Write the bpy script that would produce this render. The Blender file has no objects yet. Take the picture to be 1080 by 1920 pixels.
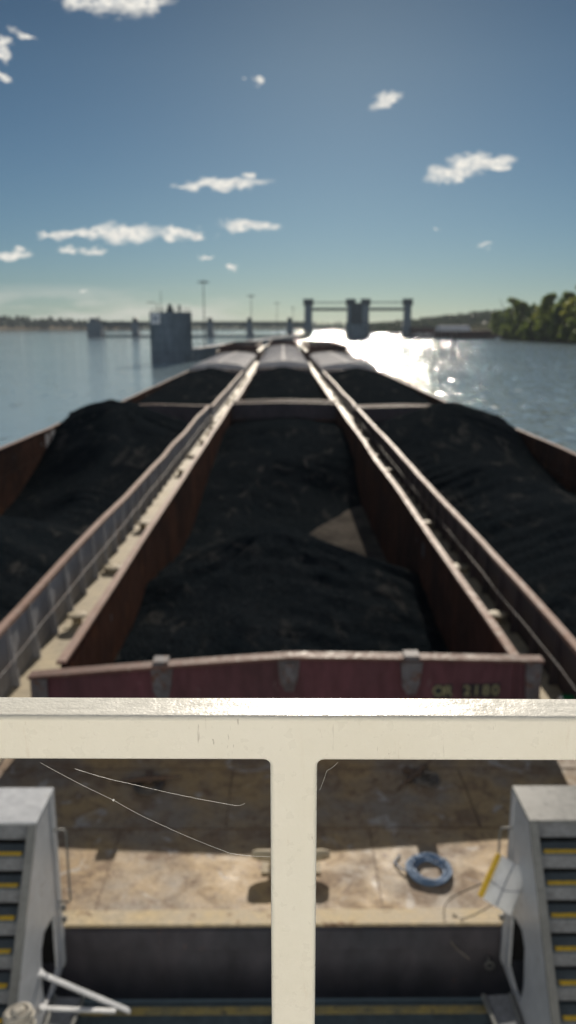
import bpy, math, random
from math import sin, cos, radians as R, pi, sqrt, hypot, exp
from mathutils import Vector, Matrix, noise
random.seed(7)
scene = bpy.context.scene
COL = scene.collection

# ------------------------------------------------------------------ helpers
class MB:
    """collects shapes, builds them as ONE mesh object"""
    def __init__(s): s.v = []; s.f = []; s.smooth = []
    def add(s, vs, fs, smooth=False):
        o = len(s.v); s.v += [tuple(p) for p in vs]
        for f in fs:
            s.f.append([i + o for i in f]); s.smooth.append(smooth)
    def box(s, x0, x1, y0, y1, z0, z1, M=None, bev=0.0):
        if bev:
            return s.bevbox(x0, x1, y0, y1, z0, z1, bev, M)
        vs = [Vector(p) for p in ((x0,y0,z0),(x1,y0,z0),(x1,y1,z0),(x0,y1,z0),(x0,y0,z1),(x1,y0,z1),(x1,y1,z1),(x0,y1,z1))]
        if M: vs = [M @ p for p in vs]
        s.add(vs, [(3,2,1,0),(4,5,6,7),(0,1,5,4),(1,2,6,5),(2,3,7,6),(3,0,4,7)])
    def bevbox(s, x0, x1, y0, y1, z0, z1, b, M=None):
        pts = []; idx = {}
        X = (x0, x1); Y = (y0, y1); Z = (z0, z1)
        for i in (0,1):
            for j in (0,1):
                for k in (0,1):
                    sx = 1 if i == 0 else -1; sy = 1 if j == 0 else -1; sz = 1 if k == 0 else -1
                    for a in range(3):
                        p = [X[i] + sx*b, Y[j] + sy*b, Z[k] + sz*b]
                        p[a] = (X[i], Y[j], Z[k])[a]
                        idx[(i,j,k,a)] = len(pts); pts.append(Vector(p))
        F = []
        for a in range(3):
            o = [q for q in range(3) if q != a]
            for e in (0,1):
                loop = []
                for (m, n) in ((0,0),(1,0),(1,1),(0,1)):
                    c = [0,0,0]; c[a] = e; c[o[0]] = m; c[o[1]] = n
                    loop.append(idx[(c[0],c[1],c[2],a)])
                F.append(loop)
        for a in range(3):                       # edges along axis a
            o = [q for q in range(3) if q != a]
            for m in (0,1):
                for n in (0,1):
                    c0 = [0,0,0]; c1 = [0,0,0]
                    c0[a] = 0; c1[a] = 1
                    for c in (c0, c1): c[o[0]] = m; c[o[1]] = n
                    F.append([idx[(*c0, o[0])], idx[(*c0, o[1])], idx[(*c1, o[1])], idx[(*c1, o[0])]])
        for i in (0,1):
            for j in (0,1):
                for k in (0,1): F.append([idx[(i,j,k,0)], idx[(i,j,k,1)], idx[(i,j,k,2)]])
        ctr = Vector(((x0+x1)/2, (y0+y1)/2, (z0+z1)/2))
        G = []
        for f in F:
            p = [pts[q] for q in f]
            n = (p[1]-p[0]).cross(p[2]-p[0])
            m = sum(p, Vector())/len(p) - ctr
            G.append(f if n.dot(m) > 0 else f[::-1])
        if M: pts = [M @ p for p in pts]
        s.add(pts, G)
    def cyl(s, p0, p1, r0, r1=None, n=12, caps=True, smooth=True):
        p0 = Vector(p0); p1 = Vector(p1); r1 = r0 if r1 is None else r1
        d = (p1 - p0).normalized()
        a = d.orthogonal().normalized(); b = d.cross(a)
        vs = []
        for p, r in ((p0, r0), (p1, r1)):
            vs += [p + r*(cos(2*pi*i/n)*a + sin(2*pi*i/n)*b) for i in range(n)]
        s.add(vs, [(i, (i+1) % n, n + (i+1) % n, n + i) for i in range(n)], smooth)
        if caps:
            s.add(vs[:n], [tuple(range(n))[::-1]]); s.add(vs[n:], [tuple(range(n))])
    def tube(s, path, r, n=8, closed=False):
        P = [Vector(p) for p in path]; k = len(P); rings = []
        a = None
        for i in range(k):
            t = (P[(i+1) % k] - P[i-1]) if closed else (P[min(i+1, k-1)] - P[max(i-1, 0)])
            t = t.normalized()
            a = t.orthogonal().normalized() if a is None else (a - t*a.dot(t)).normalized()
            b = t.cross(a)
            rr = r[i] if isinstance(r, (list, tuple)) else r
            rings += [P[i] + rr*(cos(2*pi*j/n)*a + sin(2*pi*j/n)*b) for j in range(n)]
        F = []
        for i in range(k if closed else k-1):
            i2 = (i+1) % k
            for j in range(n):
                F.append((i*n+j, i*n+(j+1) % n, i2*n+(j+1) % n, i2*n+j))
        s.add(rings, F, True)
        if not closed:
            s.add(rings[:n], [tuple(range(n))[::-1]]); s.add(rings[-n:], [tuple(range(n))])
    def lathe(s, prof, c=(0,0,0), n=20, smooth=True):
        vs = []
        for (r, z) in prof: vs += [(c[0]+r*cos(2*pi*i/n), c[1]+r*sin(2*pi*i/n), c[2]+z) for i in range(n)]
        F = []
        for k in range(len(prof)-1):
            for i in range(n): F.append((k*n+i, k*n+(i+1) % n, (k+1)*n+(i+1) % n, (k+1)*n+i))
        s.add(vs, F, smooth)
        s.add(vs[:n], [tuple(range(n))[::-1]]); s.add(vs[-n:], [tuple(range(n))])
    def prism(s, poly, axis, a0, a1):
        """poly: 2-D outline; axis 'x' -> (y,z), 'y' -> (x,z), 'z' -> (x,y)"""
        def P(q, a):
            return {'x': (a, q[0], q[1]), 'y': (q[0], a, q[1]), 'z': (q[0], q[1], a)}[axis]
        n = len(poly); vs = [P(q, a0) for q in poly] + [P(q, a1) for q in poly]
        s.add(vs, [tuple(range(n))[::-1], tuple(range(n, 2*n))] + [(i, (i+1) % n, n+(i+1) % n, n+i) for i in range(n)])
    def sweep(s, prof, stations, smooth=False):
        """profile of (dx,dz) swept along y; station = (ox, y, oz)"""
        n = len(prof); vs = []
        for (ox, y, oz) in stations: vs += [(ox+dx, y, oz+dz) for (dx, dz) in prof]
        F = []
        for k in range(len(stations)-1):
            for i in range(n): F.append((k*n+i, k*n+(i+1) % n, (k+1)*n+(i+1) % n, (k+1)*n+i))
        s.add(vs, F, smooth)
        s.add(vs[:n], [tuple(range(n))[::-1]]); s.add(vs[-n:], [tuple(range(n))])
    def build(s, name, m, parent=None, loc=None):
        me = bpy.data.meshes.new(name)
        me.from_pydata(s.v, [], s.f)
        me.polygons.foreach_set('use_smooth', s.smooth)
        me.materials.append(m); me.update()
        import bmesh
        b = bmesh.new(); b.from_mesh(me); bmesh.ops.recalc_face_normals(b, faces=b.faces); b.to_mesh(me); b.free()
        o = bpy.data.objects.new(name, me); COL.objects.link(o)
        if parent: o.parent = parent
        if loc: o.location = loc
        return o

def tag(o, label=None, cat=None, group=None, kind=None):
    if label: o['label'] = label
    if cat: o['category'] = cat
    if group: o['group'] = group
    if kind: o['kind'] = kind
    return o
def thing(name, label, cat, loc=(0,0,0), rz=0, group=None):
    o = bpy.data.objects.new(name, None); COL.objects.link(o)
    o.location = loc; o.rotation_euler = (0, 0, rz); o.empty_display_size = .3
    return tag(o, label, cat, group)
def copy_tree(o, parent=None):
    c = o.copy(); COL.objects.link(c)
    if parent: c.parent = parent
    for ch in list(o.children): copy_tree(ch, c)
    return c

# ------------------------------------------------------------------ materials
class NT:
    def __init__(s, tree): s.t = tree; s.n = tree.nodes; s.l = tree.links
    def new(s, typ, **kw):
        n = s.n.new(typ)
        for k, v in kw.items(): setattr(n, k, v)
        return n
    def set(s, sock, v):
        if isinstance(v, bpy.types.NodeSocket): s.l.new(v, sock)
        else: sock.default_value = v
    def math(s, op, a, b=0.0, c=0.0, clamp=False):
        n = s.new('ShaderNodeMath', operation=op, use_clamp=clamp)
        for i, q in enumerate((a, b, c)): s.set(n.inputs[i], q)
        return n.outputs[0]
    def vmath(s, op, a, b=None, c=None, out=0):
        n = s.new('ShaderNodeVectorMath', operation=op)
        for i, q in enumerate((a, b, c)):
            if q is not None: s.set(n.inputs[i], q)
        return n.outputs[out]
    def noise(s, vec, scale, detail=4, rough=.55, dist=0.0, out=0):
        n = s.new('ShaderNodeTexNoise'); s.set(n.inputs['Vector'], vec)
        n.inputs['Scale'].default_value = scale; n.inputs['Detail'].default_value = detail
        n.inputs['Roughness'].default_value = rough; n.inputs['Distortion'].default_value = dist
        return n.outputs[out]
    def ramp(s, fac, stops, interp='LINEAR'):
        n = s.new('ShaderNodeValToRGB'); n.color_ramp.interpolation = interp
        cr = n.color_ramp
        while len(cr.elements) < len(stops): cr.elements.new(.5)
        for e, (p, c) in zip(cr.elements, stops):
            e.position = p; e.color = c if len(c) == 4 else (*c, 1)
        s.set(n.inputs[0], fac); return n.outputs[0]
    def mix(s, fac, a, b, typ='MIX'):
        n = s.new('ShaderNodeMix', data_type='RGBA', blend_type=typ)
        s.set(n.inputs[0], fac)
        s.set(n.inputs[6], a if isinstance(a, bpy.types.NodeSocket) else (*a[:3], 1))
        s.set(n.inputs[7], b if isinstance(b, bpy.types.NodeSocket) else (*b[:3], 1))
        return n.outputs[2]
    def mapr(s, v, a, b, c=0.0, d=1.0):
        n = s.new('ShaderNodeMapRange'); s.set(n.inputs[0], v)
        for i, q in enumerate((a, b, c, d)): n.inputs[i+1].default_value = q
        return n.outputs[0]

def newmat(name):
    m = bpy.data.materials.new(name); m.use_nodes = True
    nt = NT(m.node_tree); b = nt.n['Principled BSDF']
    pos = nt.new('ShaderNodeNewGeometry').outputs['Position']
    return m, nt, b, pos
def scaled(nt, vec, sc): return nt.vmath('MULTIPLY', vec, sc)
def bump(nt, b, h, strength, dist, prev=None):
    n = nt.new('ShaderNodeBump'); n.inputs['Strength'].default_value = strength
    n.inputs['Distance'].default_value = dist; nt.set(n.inputs['Height'], h)
    if prev: nt.l.new(prev, n.inputs['Normal'])
    if b: nt.l.new(n.outputs[0], b.inputs['Normal'])
    return n.outputs[0]

def worn(name, c1, c2, c3=None, scale=1.2, rough=(.5, .85), bmp=.3, bdist=.01, w=(.35, .65), w3=(.6, .68), s3=3.0, stretch=(1,1,1), metal=0.0, grime=.35, spec=.2):
    """paint c1 weathered to c2 in patches, chipped to c3"""
    m, nt, b, pos = newmat(name)
    v = scaled(nt, pos, stretch)
    n1 = nt.noise(v, scale, 8, .62)
    n2 = nt.noise(v, scale*6.3, 5, .6)
    n3 = nt.noise(v, s3, 8, .7, .4)
    col = nt.mix(nt.mapr(n1, *w), c1, c2)
    if c3: col = nt.mix(nt.mapr(n3, *w3), col, c3)
    g = nt.mapr(n2, .25, .75, 1-grime, 1+grime*.6)
    col = nt.mix(1.0, col, nt.new('ShaderNodeCombineColor').outputs[0], 'MULTIPLY') if False else nt.vmath('MULTIPLY', col, nt.vmath('SCALE', (1,1,1)) if False else _rgb(nt, g))
    nt.l.new(col, b.inputs['Base Color'])
    nt.l.new(nt.mapr(n2, .3, .7, *rough), b.inputs['Roughness'])
    b.inputs['Metallic'].default_value = metal; b.inputs['Specular IOR Level'].default_value = spec
    if bmp: bump(nt, b, nt.math('ADD', n2, nt.math('MULTIPLY', n3, .6)), bmp, bdist)
    return m
def _rgb(nt, v):
    n = nt.new('ShaderNodeCombineXYZ')
    for i in range(3): nt.l.new(v, n.inputs[i])
    return n.outputs[0]
def plain(name, c, rough=.5, metal=0.0):
    m, nt, b, pos = newmat(name)
    n = nt.noise(pos, 7, 4, .6)
    nt.l.new(nt.vmath('MULTIPLY', tuple(c), _rgb(nt, nt.mapr(n, .3, .7, .82, 1.12))), b.inputs['Base Color'])
    b.inputs['Roughness'].default_value = rough; b.inputs['Metallic'].default_value = metal
    return m

def m_deck():
    """dusty tan paint, grey worn areas, rust specks, pale scuffs"""
    m, nt, b, pos = newmat('dusty deck paint')
    n1 = nt.noise(pos, .75, 7, .6); n2 = nt.noise(pos, 2.3, 8, .68, .5); n3 = nt.noise(pos, 7.5, 6, .7); n4 = nt.noise(pos, 1.6, 6, .6, 1.2); n5 = nt.noise(pos, 19, 3, .6)
    c = nt.mix(nt.mapr(n1, .42, .6), (.42,.29,.145), (.28,.232,.18))
    c = nt.mix(nt.mapr(n2, .48, .62, 0, .85), c, (.215,.145,.092))
    c = nt.mix(nt.mapr(n3, .55, .66, 0, .85), c, (.17,.10,.065))
    c = nt.mix(nt.mapr(n4, .60, .66, 0, .75), c, (.46,.42,.38))
    c = nt.vmath('MULTIPLY', c, _rgb(nt, nt.mapr(n5, .3, .7, .8, 1.2)))
    nt.l.new(c, b.inputs['Base Color']); nt.l.new(nt.mapr(n2, .3, .7, .5, .9), b.inputs['Roughness'])
    bump(nt, b, nt.math('ADD', n3, nt.math('MULTIPLY', n5, .5)), .6, .012)
    return m
M = {}
M['deck'] = m_deck()
M['gunwale'] = worn('gunwale deck', (.52,.44,.30), (.42,.36,.26), (.24,.17,.115), scale=.8, bmp=.4, bdist=.006, w3=(.6,.72), s3=1.7)
M['headlog'] = worn('headlog paint', (.60,.48,.29), (.56,.48,.36), (.25,.15,.09), scale=1.6, bmp=.4, bdist=.005, w3=(.58,.66), s3=3.0)
M['maroon'] = worn('maroon coaming', (.155,.062,.078), (.105,.052,.062), (.29,.25,.25), scale=.7, rough=(.5,.8), bmp=.3, bdist=.006, w3=(.64,.75), s3=2.6, stretch=(1.3,1,.45))
M['pink'] = worn('rusty top plate', (.36,.235,.19), (.25,.14,.10), (.43,.35,.29), scale=1.1, bmp=.4, bdist=.006, w3=(.56,.7), s3=2.2)
M['greyside'] = worn('weathered grey coaming', (.38,.395,.43), (.28,.285,.31), (.22,.13,.09), scale=.6, rough=(.5,.8), bmp=.3, bdist=.006, w3=(.6,.7), s3=1.6, stretch=(1,1,.5))
M['darkside'] = worn('weathered maroon grey coaming', (.085,.070,.080), (.055,.050,.058), (.15,.14,.145), scale=.6, spec=.1, rough=(.5,.8), bmp=.3, bdist=.006, w3=(.64,.75), s3=1.9, stretch=(1,1,.4))
M['lip'] = worn('dark rusty lip', (.21,.12,.10), (.14,.075,.06), (.30,.22,.18), scale=1.4, bmp=.4, bdist=.006, w3=(.56,.68), s3=2.6)
M['hopper'] = worn('rusty hopper plate', (.095,.048,.034), (.034,.026,.025), (.13,.062,.038), scale=.55, spec=0, rough=(.6,.9), bmp=.4, bdist=.01, w3=(.55,.68), s3=1.1, stretch=(1,1,.5))
M['floor'] = worn('dusty hopper floor', (.11,.098,.086), (.05,.046,.042), None, scale=.6, spec=0, rough=(.6,.9), bmp=.3)
M['hull'] = worn('barge hull', (.105,.098,.115), (.07,.075,.09), (.17,.11,.10), scale=.6, bmp=.3, bdist=.01, w3=(.62,.7), s3=2.0, stretch=(1,1,.5))
M['empty'] = worn('empty barge hull', (.085,.045,.042), (.05,.034,.034), (.13,.10,.09), scale=.25, spec=.05, bmp=.2)
M['clip'] = worn('grey bracket steel', (.19,.19,.21), (.11,.095,.10), (.15,.075,.05), scale=4, bmp=.3, bdist=.004, w3=(.52,.62), s3=6)
M['riser'] = worn('grey riser paint', (.24,.255,.28), (.19,.20,.22), None, scale=3, bmp=.2, bdist=.003)
M['weld'] = worn('rusty weld seam', (.17,.11,.075), (.24,.17,.11), None, scale=4, bmp=.4, bdist=.004)
M['cast'] = worn('cream deck fitting', (.47,.41,.29), (.33,.27,.19), (.16,.10,.06), scale=3, bmp=.3, bdist=.005, w3=(.6,.7), s3=5)
M['darkiron'] = worn('dark iron', (.13,.10,.08), (.17,.11,.075), None, scale=5, bmp=.3, bdist=.004)
M['cover'] = worn('fibreglass barge cover', (.62,.59,.59), (.50,.48,.49), (.40,.36,.34), scale=.4, spec=.1, rough=(.75,.9), bmp=.1, w3=(.62,.75), s3=.9, stretch=(1,.4,1))
M['concrete'] = worn('lock concrete', (.155,.185,.22), (.125,.15,.175), (.10,.115,.13), scale=.12, spec=.05, rough=(.7,.9), bmp=.3, bdist=.02, w3=(.58,.72), s3=.5, stretch=(1,1,.35))
M['damsteel'] = worn('dam steel', (.07,.082,.095), (.05,.06,.07), None, scale=.2, bmp=.1)
M['galv'] = worn('galvanised steel', (.20,.205,.20), (.15,.155,.15), (.11,.11,.105), scale=2.4, rough=(.35,.6), bmp=.25, bdist=.003, w3=(.6,.72), s3=7, grime=.22, spec=.5)
M['boatgrey'] = worn('light grey boat paint', (.58,.60,.63), (.50,.52,.55), (.22,.2,.18), scale=1.6, rough=(.3,.5), bmp=.15, bdist=.002, w3=(.62,.70), s3=4, grime=.18, spec=.5)
M['tread'] = worn('dark non slip tread', (.11,.135,.155), (.09,.11,.125), None, scale=6, rough=(.6,.9), bmp=.6, bdist=.004)
M['boatdeck'] = worn('blue grey boat deck', (.075,.10,.115), (.055,.075,.085), (.1,.09,.08), scale=1.5, rough=(.5,.8), bmp=.4, bdist=.003, w3=(.62,.7))
M['dullyellow'] = worn('worn yellow deck line', (.36,.28,.10), (.22,.20,.12), (.08,.08,.08), scale=4, bmp=.2, bdist=.002, w3=(.55,.68), s3=9)
M['yellow'] = worn('safety yellow', (.80,.52,.045), (.66,.44,.06), (.2,.15,.08), scale=5, bmp=.2, bdist=.002, w3=(.62,.7), s3=14)
M['rubber'] = worn('black rubber', (.02,.02,.021), (.035,.033,.032), None, scale=3, bmp=.3)
M['wire'] = plain('steel wire', (.20,.18,.16), .45, .6)
M['whitewall'] = plain('white deckhouse paint', (.84,.83,.79), .35)
M['glass'] = plain('dark window glass', (.02,.025,.03), .05)
M['signwhite'] = plain('white sign', (.75,.75,.76), .4)
M['signgrey'] = plain('grey sign print', (.33,.36,.42), .5)
M['lettering'] = plain('pale yellow lettering', (.26,.245,.14), .8)
M['black'] = plain('black paint', (.025,.028,.033), .6)
M['green'] = plain('green plastic', (.01,.16,.06), .3)
M['bark'] = worn('bark', (.09,.07,.055), (.06,.048,.04), None, scale=1.0, bmp=.4, bdist=.03)
M['silk'] = plain('spider silk', (.85,.85,.82), .3)
M['bagwhite'] = worn('white bag cloth', (.84,.86,.88), (.78,.80,.83), None, scale=4, rough=(.4,.6), bmp=.3, bdist=.004, grime=.12)
M['ropewhite'] = worn('off white rope', (.52,.49,.43), (.40,.37,.32), None, scale=30, bmp=.5, bdist=.004)

# blue rope
def m_rope():
    m, nt, b, pos = newmat('blue rope')
    n = nt.noise(pos, 55, 3, .6)
    w = nt.new('ShaderNodeTexWave'); w.inputs['Scale'].default_value = 28; w.inputs['Distortion'].default_value = 3
    nt.l.new(pos, w.inputs['Vector'])
    c = nt.mix(nt.mapr(n, .35, .65), (.035,.10,.25), (.07,.19,.38))
    c = nt.mix(nt.mapr(w.outputs[0], .72, .9, 0, .8), c, (.42,.50,.55))
    nt.l.new(c, b.inputs['Base Color']); b.inputs['Roughness'].default_value = .6
    bump(nt, b, w.outputs[0], .5, .006)
    return m
M['rope'] = m_rope()

# railing paint: thick white enamel, orange peel, specks
def m_rail():
    m, nt, b, pos = newmat('thick white enamel')
    n1 = nt.noise(pos, 260, 2, .5)
    n2 = nt.noise(pos, 60, 3, .5)
    n3 = nt.noise(pos, 9, 5, .6)
    v = nt.new('ShaderNodeTexVoronoi'); v.inputs['Scale'].default_value = 26; nt.l.new(pos, v.inputs['Vector'])
    spk = nt.math('LESS_THAN', v.outputs['Distance'], .034)
    rare = nt.math('GREATER_THAN', nt.new('ShaderNodeSeparateColor').outputs[0], .5)
    sc = [q for q in nt.n if q.bl_idname == 'ShaderNodeSeparateColor'][0]
    nt.l.new(v.outputs['Color'], sc.inputs[0])
    rare = nt.math('GREATER_THAN', sc.outputs[0], .80)
    spk = nt.math('MULTIPLY', spk, rare)
    sv = scaled(nt, pos, (190, 190, 26))
    scr = nt.math('MULTIPLY', nt.mapr(nt.noise(sv, 1, 3, .6, 1.0), .66, .71), nt.mapr(nt.noise(pos, 13, 2), .52, .60))
    c = nt.mix(nt.mapr(n3, .35, .7), (.86,.84,.76), (.82,.795,.70))
    c = nt.mix(nt.math('MULTIPLY', scr, .75), c, (.30,.26,.22))
    c = nt.mix(spk, c, (.05,.035,.03))
    stn = nt.math('MULTIPLY', nt.mapr(nt.noise(scaled(nt, pos, (60, 60, 9)), 1.0, 4, .6), .62, .74), nt.mapr(n3, .45, .60))
    c = nt.mix(nt.math('MULTIPLY', stn, .35), c, (.50,.36,.22))
    nt.l.new(c, b.inputs['Base Color'])
    nt.l.new(nt.mapr(n2, .3, .7, .24, .38), b.inputs['Roughness'])
    b.inputs['Coat Weight'].default_value = .15; b.inputs['Coat Roughness'].default_value = .12
    brush = nt.noise(scaled(nt, pos, (14, 90, 90)), 1.0, 3, .5)
    h = nt.math('ADD', nt.math('ADD', n1, nt.math('MULTIPLY', n2, 1.6)), nt.math('MULTIPLY', brush, 1.5))
    bump(nt, b, h, .32, .0014)
    return m
M['rail'] = m_rail()

def m_coal():
    m, nt, b, pos = newmat('coal')
    n1 = nt.noise(pos, .5, 6, .6); n2 = nt.noise(pos, 5, 6, .7)
    v = nt.new('ShaderNodeTexVoronoi'); v.inputs['Scale'].default_value = 9; nt.l.new(pos, v.inputs['Vector'])
    c = nt.mix(nt.mapr(n1, .35, .7), (.0062,.0092,.0120), (.0115,.0145,.0175))
    c = nt.mix(nt.mapr(n2, .52, .70, 0, .7), c, (.026,.028,.030))
    n5 = nt.noise(scaled(nt, pos, (.7, .22, 1)), 1.0, 6, .65, 1.5)
    c = nt.mix(nt.mapr(n5, .56, .74, 0, .75), c, (.072,.068,.064))
    n6 = nt.noise(pos, 14, 4, .7)
    c = nt.vmath('MULTIPLY', c, _rgb(nt, nt.mapr(n6, .3, .7, .45, 1.7)))
    nt.l.new(c, b.inputs['Base Color'])
    nt.l.new(nt.mapr(n2, .3, .7, .55, .9), b.inputs['Roughness']); b.inputs['Specular IOR Level'].default_value = 0.0
    h = nt.math('ADD', nt.math('MULTIPLY', v.outputs['Distance'], .8), nt.math('MULTIPLY', n2, 1.2))
    bump(nt, b, h, .7, .12)
    return m
M['coal'] = m_coal()

def m_water():
    m, nt, b, pos = newmat('river water')
    a = nt.noise(scaled(nt, pos, (.27, .40, 1)), 1.0, 3, .55, .4)
    c = nt.noise(scaled(nt, pos, (1.0, 1.4, 1)), 1.0, 4, .6, .3)
    big = nt.noise(scaled(nt, pos, (.007, .016, 1)), 1.0, 4, .55)
    col = nt.mix(nt.mapr(big, .3, .7), (.275,.375,.430), (.300,.385,.420))
    nt.l.new(col, b.inputs['Base Color'])
    nt.l.new(nt.mapr(big, .35, .65, .04, .08), b.inputs['Roughness'])
    b.inputs['IOR'].default_value = 1.33
    sx_ = nt.new('ShaderNodeSeparateXYZ'); nt.l.new(pos, sx_.inputs[0])
    ruf = nt.mapr(sx_.outputs[0], -22, 12, .28, 1.0)
    a = nt.math('MULTIPLY', a, ruf); c = nt.math('MULTIPLY', c, ruf)
    p = bump(nt, None, a, .68, .66)
    p = bump(nt, None, c, .8, .25, p)
    # wind-ruffled facets that catch the sun one by one
    v = nt.new('ShaderNodeTexVoronoi'); v.inputs['Scale'].default_value = 1.0
    nt.l.new(scaled(nt, pos, (1.5, .8, 0)), v.inputs['Vector'])
    sc = nt.new('ShaderNodeSeparateColor'); nt.l.new(v.outputs['Color'], sc.inputs[0])
    sx2 = nt.new('ShaderNodeSeparateXYZ'); nt.l.new(pos, sx2.inputs[0])
    msk = nt.math('GREATER_THAN', sc.outputs[2], nt.math('SUBTRACT', 1.02, nt.math('MULTIPLY', nt.mapr(sx2.outputs[0], -22, 12, .15, 1), nt.mapr(big, .40, .60, .12, .42))))
    cx_ = nt.new('ShaderNodeCombineXYZ')
    nt.l.new(nt.math('MULTIPLY', nt.math('SUBTRACT', sc.outputs[0], .5), .75), cx_.inputs[0])
    nt.l.new(nt.math('MULTIPLY', nt.math('SUBTRACT', sc.outputs[1], .62), .50), cx_.inputs[1])
    cx_.inputs[2].default_value = 1
    f = nt.new('ShaderNodeMix', data_type='VECTOR'); nt.l.new(msk, f.inputs[0]); nt.l.new(p, f.inputs[4]); nt.l.new(cx_.outputs[0], f.inputs[5])
    nt.l.new(nt.vmath('NORMALIZE', f.outputs[1]), b.inputs['Normal'])
    return m
M['water'] = m_water()

def m_leaf(name, c1, c2):
    m, nt, b, pos = newmat(name)
    n = nt.noise(pos, .35, 4, .6); n2 = nt.noise(pos, 2.5, 2)
    c = nt.mix(nt.mapr(n, .35, .65), c1, c2)
    c = nt.vmath('MULTIPLY', c, _rgb(nt, nt.mapr(n2, .3, .7, .7, 1.3)))
    nt.l.new(c, b.inputs['Base Color']); b.inputs['Roughness'].default_value = .55
    tr = nt.new('ShaderNodeBsdfTranslucent'); nt.l.new(nt.vmath('MULTIPLY', c, (1.3,1.5,.7)), tr.inputs[0])
    mx = nt.new('ShaderNodeMixShader'); mx.inputs[0].default_value = .5
    nt.l.new(b.outputs[0], mx.inputs[1]); nt.l.new(tr.outputs[0], mx.inputs[2])
    nt.l.new(mx.outputs[0], nt.n['Material Output'].inputs[0])
    return m
M['leafdark'] = m_leaf('dark leaves', (.066,.096,.034), (.10,.125,.042))
M['leafmid'] = m_leaf('olive leaves', (.105,.132,.042), (.15,.16,.05))
M['leafyellow'] = m_leaf('yellowing leaves', (.19,.19,.05), (.23,.20,.06))
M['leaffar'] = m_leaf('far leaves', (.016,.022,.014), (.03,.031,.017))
M['bank'] = worn('river bank soil', (.08,.07,.045), (.05,.055,.03), None, spec=0, scale=.03, bmp=.2, bdist=.2)
M['sand'] = worn('sandy bank', (.34,.28,.21), (.22,.19,.13), None, spec=0, scale=.02, bmp=.1)

# ------------------------------------------------------------------ camera
CZ = 8.6
cam_d = bpy.data.cameras.new('camera'); cam = bpy.data.objects.new('camera', cam_d); COL.objects.link(cam)
cam.location = (0, 0, CZ)
cam.rotation_euler = (R(90 - 13.03), 0, -R(.38))
cam_d.sensor_fit = 'VERTICAL'; cam_d.sensor_height = 36; cam_d.sensor_width = 20.25; cam_d.lens = 28.125
cam_d.clip_start = .02; cam_d.clip_end = 40000
cam_d.dof.use_dof = True; cam_d.dof.focus_distance = .84; cam_d.dof.aperture_fstop = 5.2
scene.camera = cam

# ------------------------------------------------------------------ light and sky
AZ, EL = R(4.6), R(20.8)                     # sun azimuth from +y towards +x, elevation
sd = bpy.data.lights.new('sun', 'SUN'); sun = bpy.data.objects.new('sun', sd); COL.objects.link(sun)
sd.energy = 4.8; sd.angle = R(.5); sd.color = (1, .90, .76)
sdir = Vector((sin(AZ)*cos(EL), cos(AZ)*cos(EL), sin(EL)))
sun.rotation_euler = sdir.to_track_quat('Z', 'Y').to_euler()
sun.location = (0, 0, 60)

w = bpy.data.worlds.new('World'); scene.world = w; w.use_nodes = True
nt = NT(w.node_tree); bg = nt.n['Background']
sky = nt.new('ShaderNodeTexSky', sky_type='NISHITA')
sky.sun_disc = False; sky.sun_elevation = EL; sky.sun_rotation = AZ
sky.air_density = 1.0; sky.dust_density = .18; sky.ozone_density = 2.2; sky.altitude = 100
bg.inputs[1].default_value = .06
# clouds: patches at fixed compass directions, broken up by noise
vec = nt.new('ShaderNodeTexCoord').outputs['Generated']
sep = nt.new('ShaderNodeSeparateXYZ'); nt.l.new(vec, sep.inputs[0])
az = nt.math('ARCTAN2', sep.outputs[0], sep.outputs[1]); el = nt.math('ARCSINE', sep.outputs[2])
cmb = nt.new('ShaderNodeCombineXYZ'); nt.l.new(az, cmb.inputs[0]); nt.l.new(el, cmb.inputs[1])
ang = cmb.outputs[0]
wob = nt.noise(nt.vmath('MULTIPLY', ang, (1, 1.8, 1)), 48, 4, .58, 0, 1)
wob2 = nt.noise(nt.vmath('MULTIPLY', ang, (1, 1.6, 1)), 15, 2, .5, 0, 1)
angw = nt.vmath('ADD', ang, nt.vmath('MULTIPLY', nt.vmath('SUBTRACT', wob, (.5,.5,.5)), (.052, .026, 0)))
angw = nt.vmath('ADD', angw, nt.vmath('MULTIPLY', nt.vmath('SUBTRACT', wob2, (.5,.5,.5)), (.030, .010, 0)))
def pix_dir(px, py):
    u = (px-530)/1500; v = (py-960)/1500; p = R(13.03)
    d = Vector((u, cos(p) - v*sin(p), -sin(p) - v*cos(p))).normalized()
    return math.atan2(d.x, d.y), math.asin(d.z)
CL = [(215,-4,82,30),(275,0,40,22),(150,0,36,20),(4,95,17,20),(0,142,9,9),(45,62,20,6),(482,151,15,6),(712,192,18,13),(738,184,20,10),
      (845,324,52,14),(905,303,54,16),(945,312,22,7),(420,345,74,12),(345,349,20,4),(465,328,12,4),(120,440,34,7),(175,436,36,10),(232,437,56,18),
      (328,436,36,14),(366,443,30,7),(470,422,46,13),(25,478,36,9),(43,467,20,4),(127,468,21,8),(176,467,22,6),(390,480,16,3),(433,504,11,4),
      (163,547,9,4),(908,461,11,3),(822,427,5,2)]
dmin = None
for (px, py, hw, hh) in CL:
    a, e = pix_dir(px, py)
    a2, _ = pix_dir(px + hw, py); _, e2 = pix_dir(px, py + hh)
    sx = 1.10/abs(a2 - a); sy = 1.22/abs(e2 - e)
    d = nt.vmath('LENGTH', nt.vmath('MULTIPLY_ADD', angw, (sx, sy, 0), (-a*sx, -e*sy, 0)), out=1)
    dmin = d if dmin is None else nt.math('SMOOTH_MIN', dmin, d, .25)
fac = nt.math('MULTIPLY', nt.mapr(dmin, 1.42, .62), nt.mapr(nt.noise(nt.vmath('MULTIPLY', ang, (1, 2.2, 1)), 85, 4, .6), .28, .50, .2, 1))
core = nt.mapr(dmin, .95, .25)
soft = nt.noise(ang, 95, 3, .6)
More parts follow.
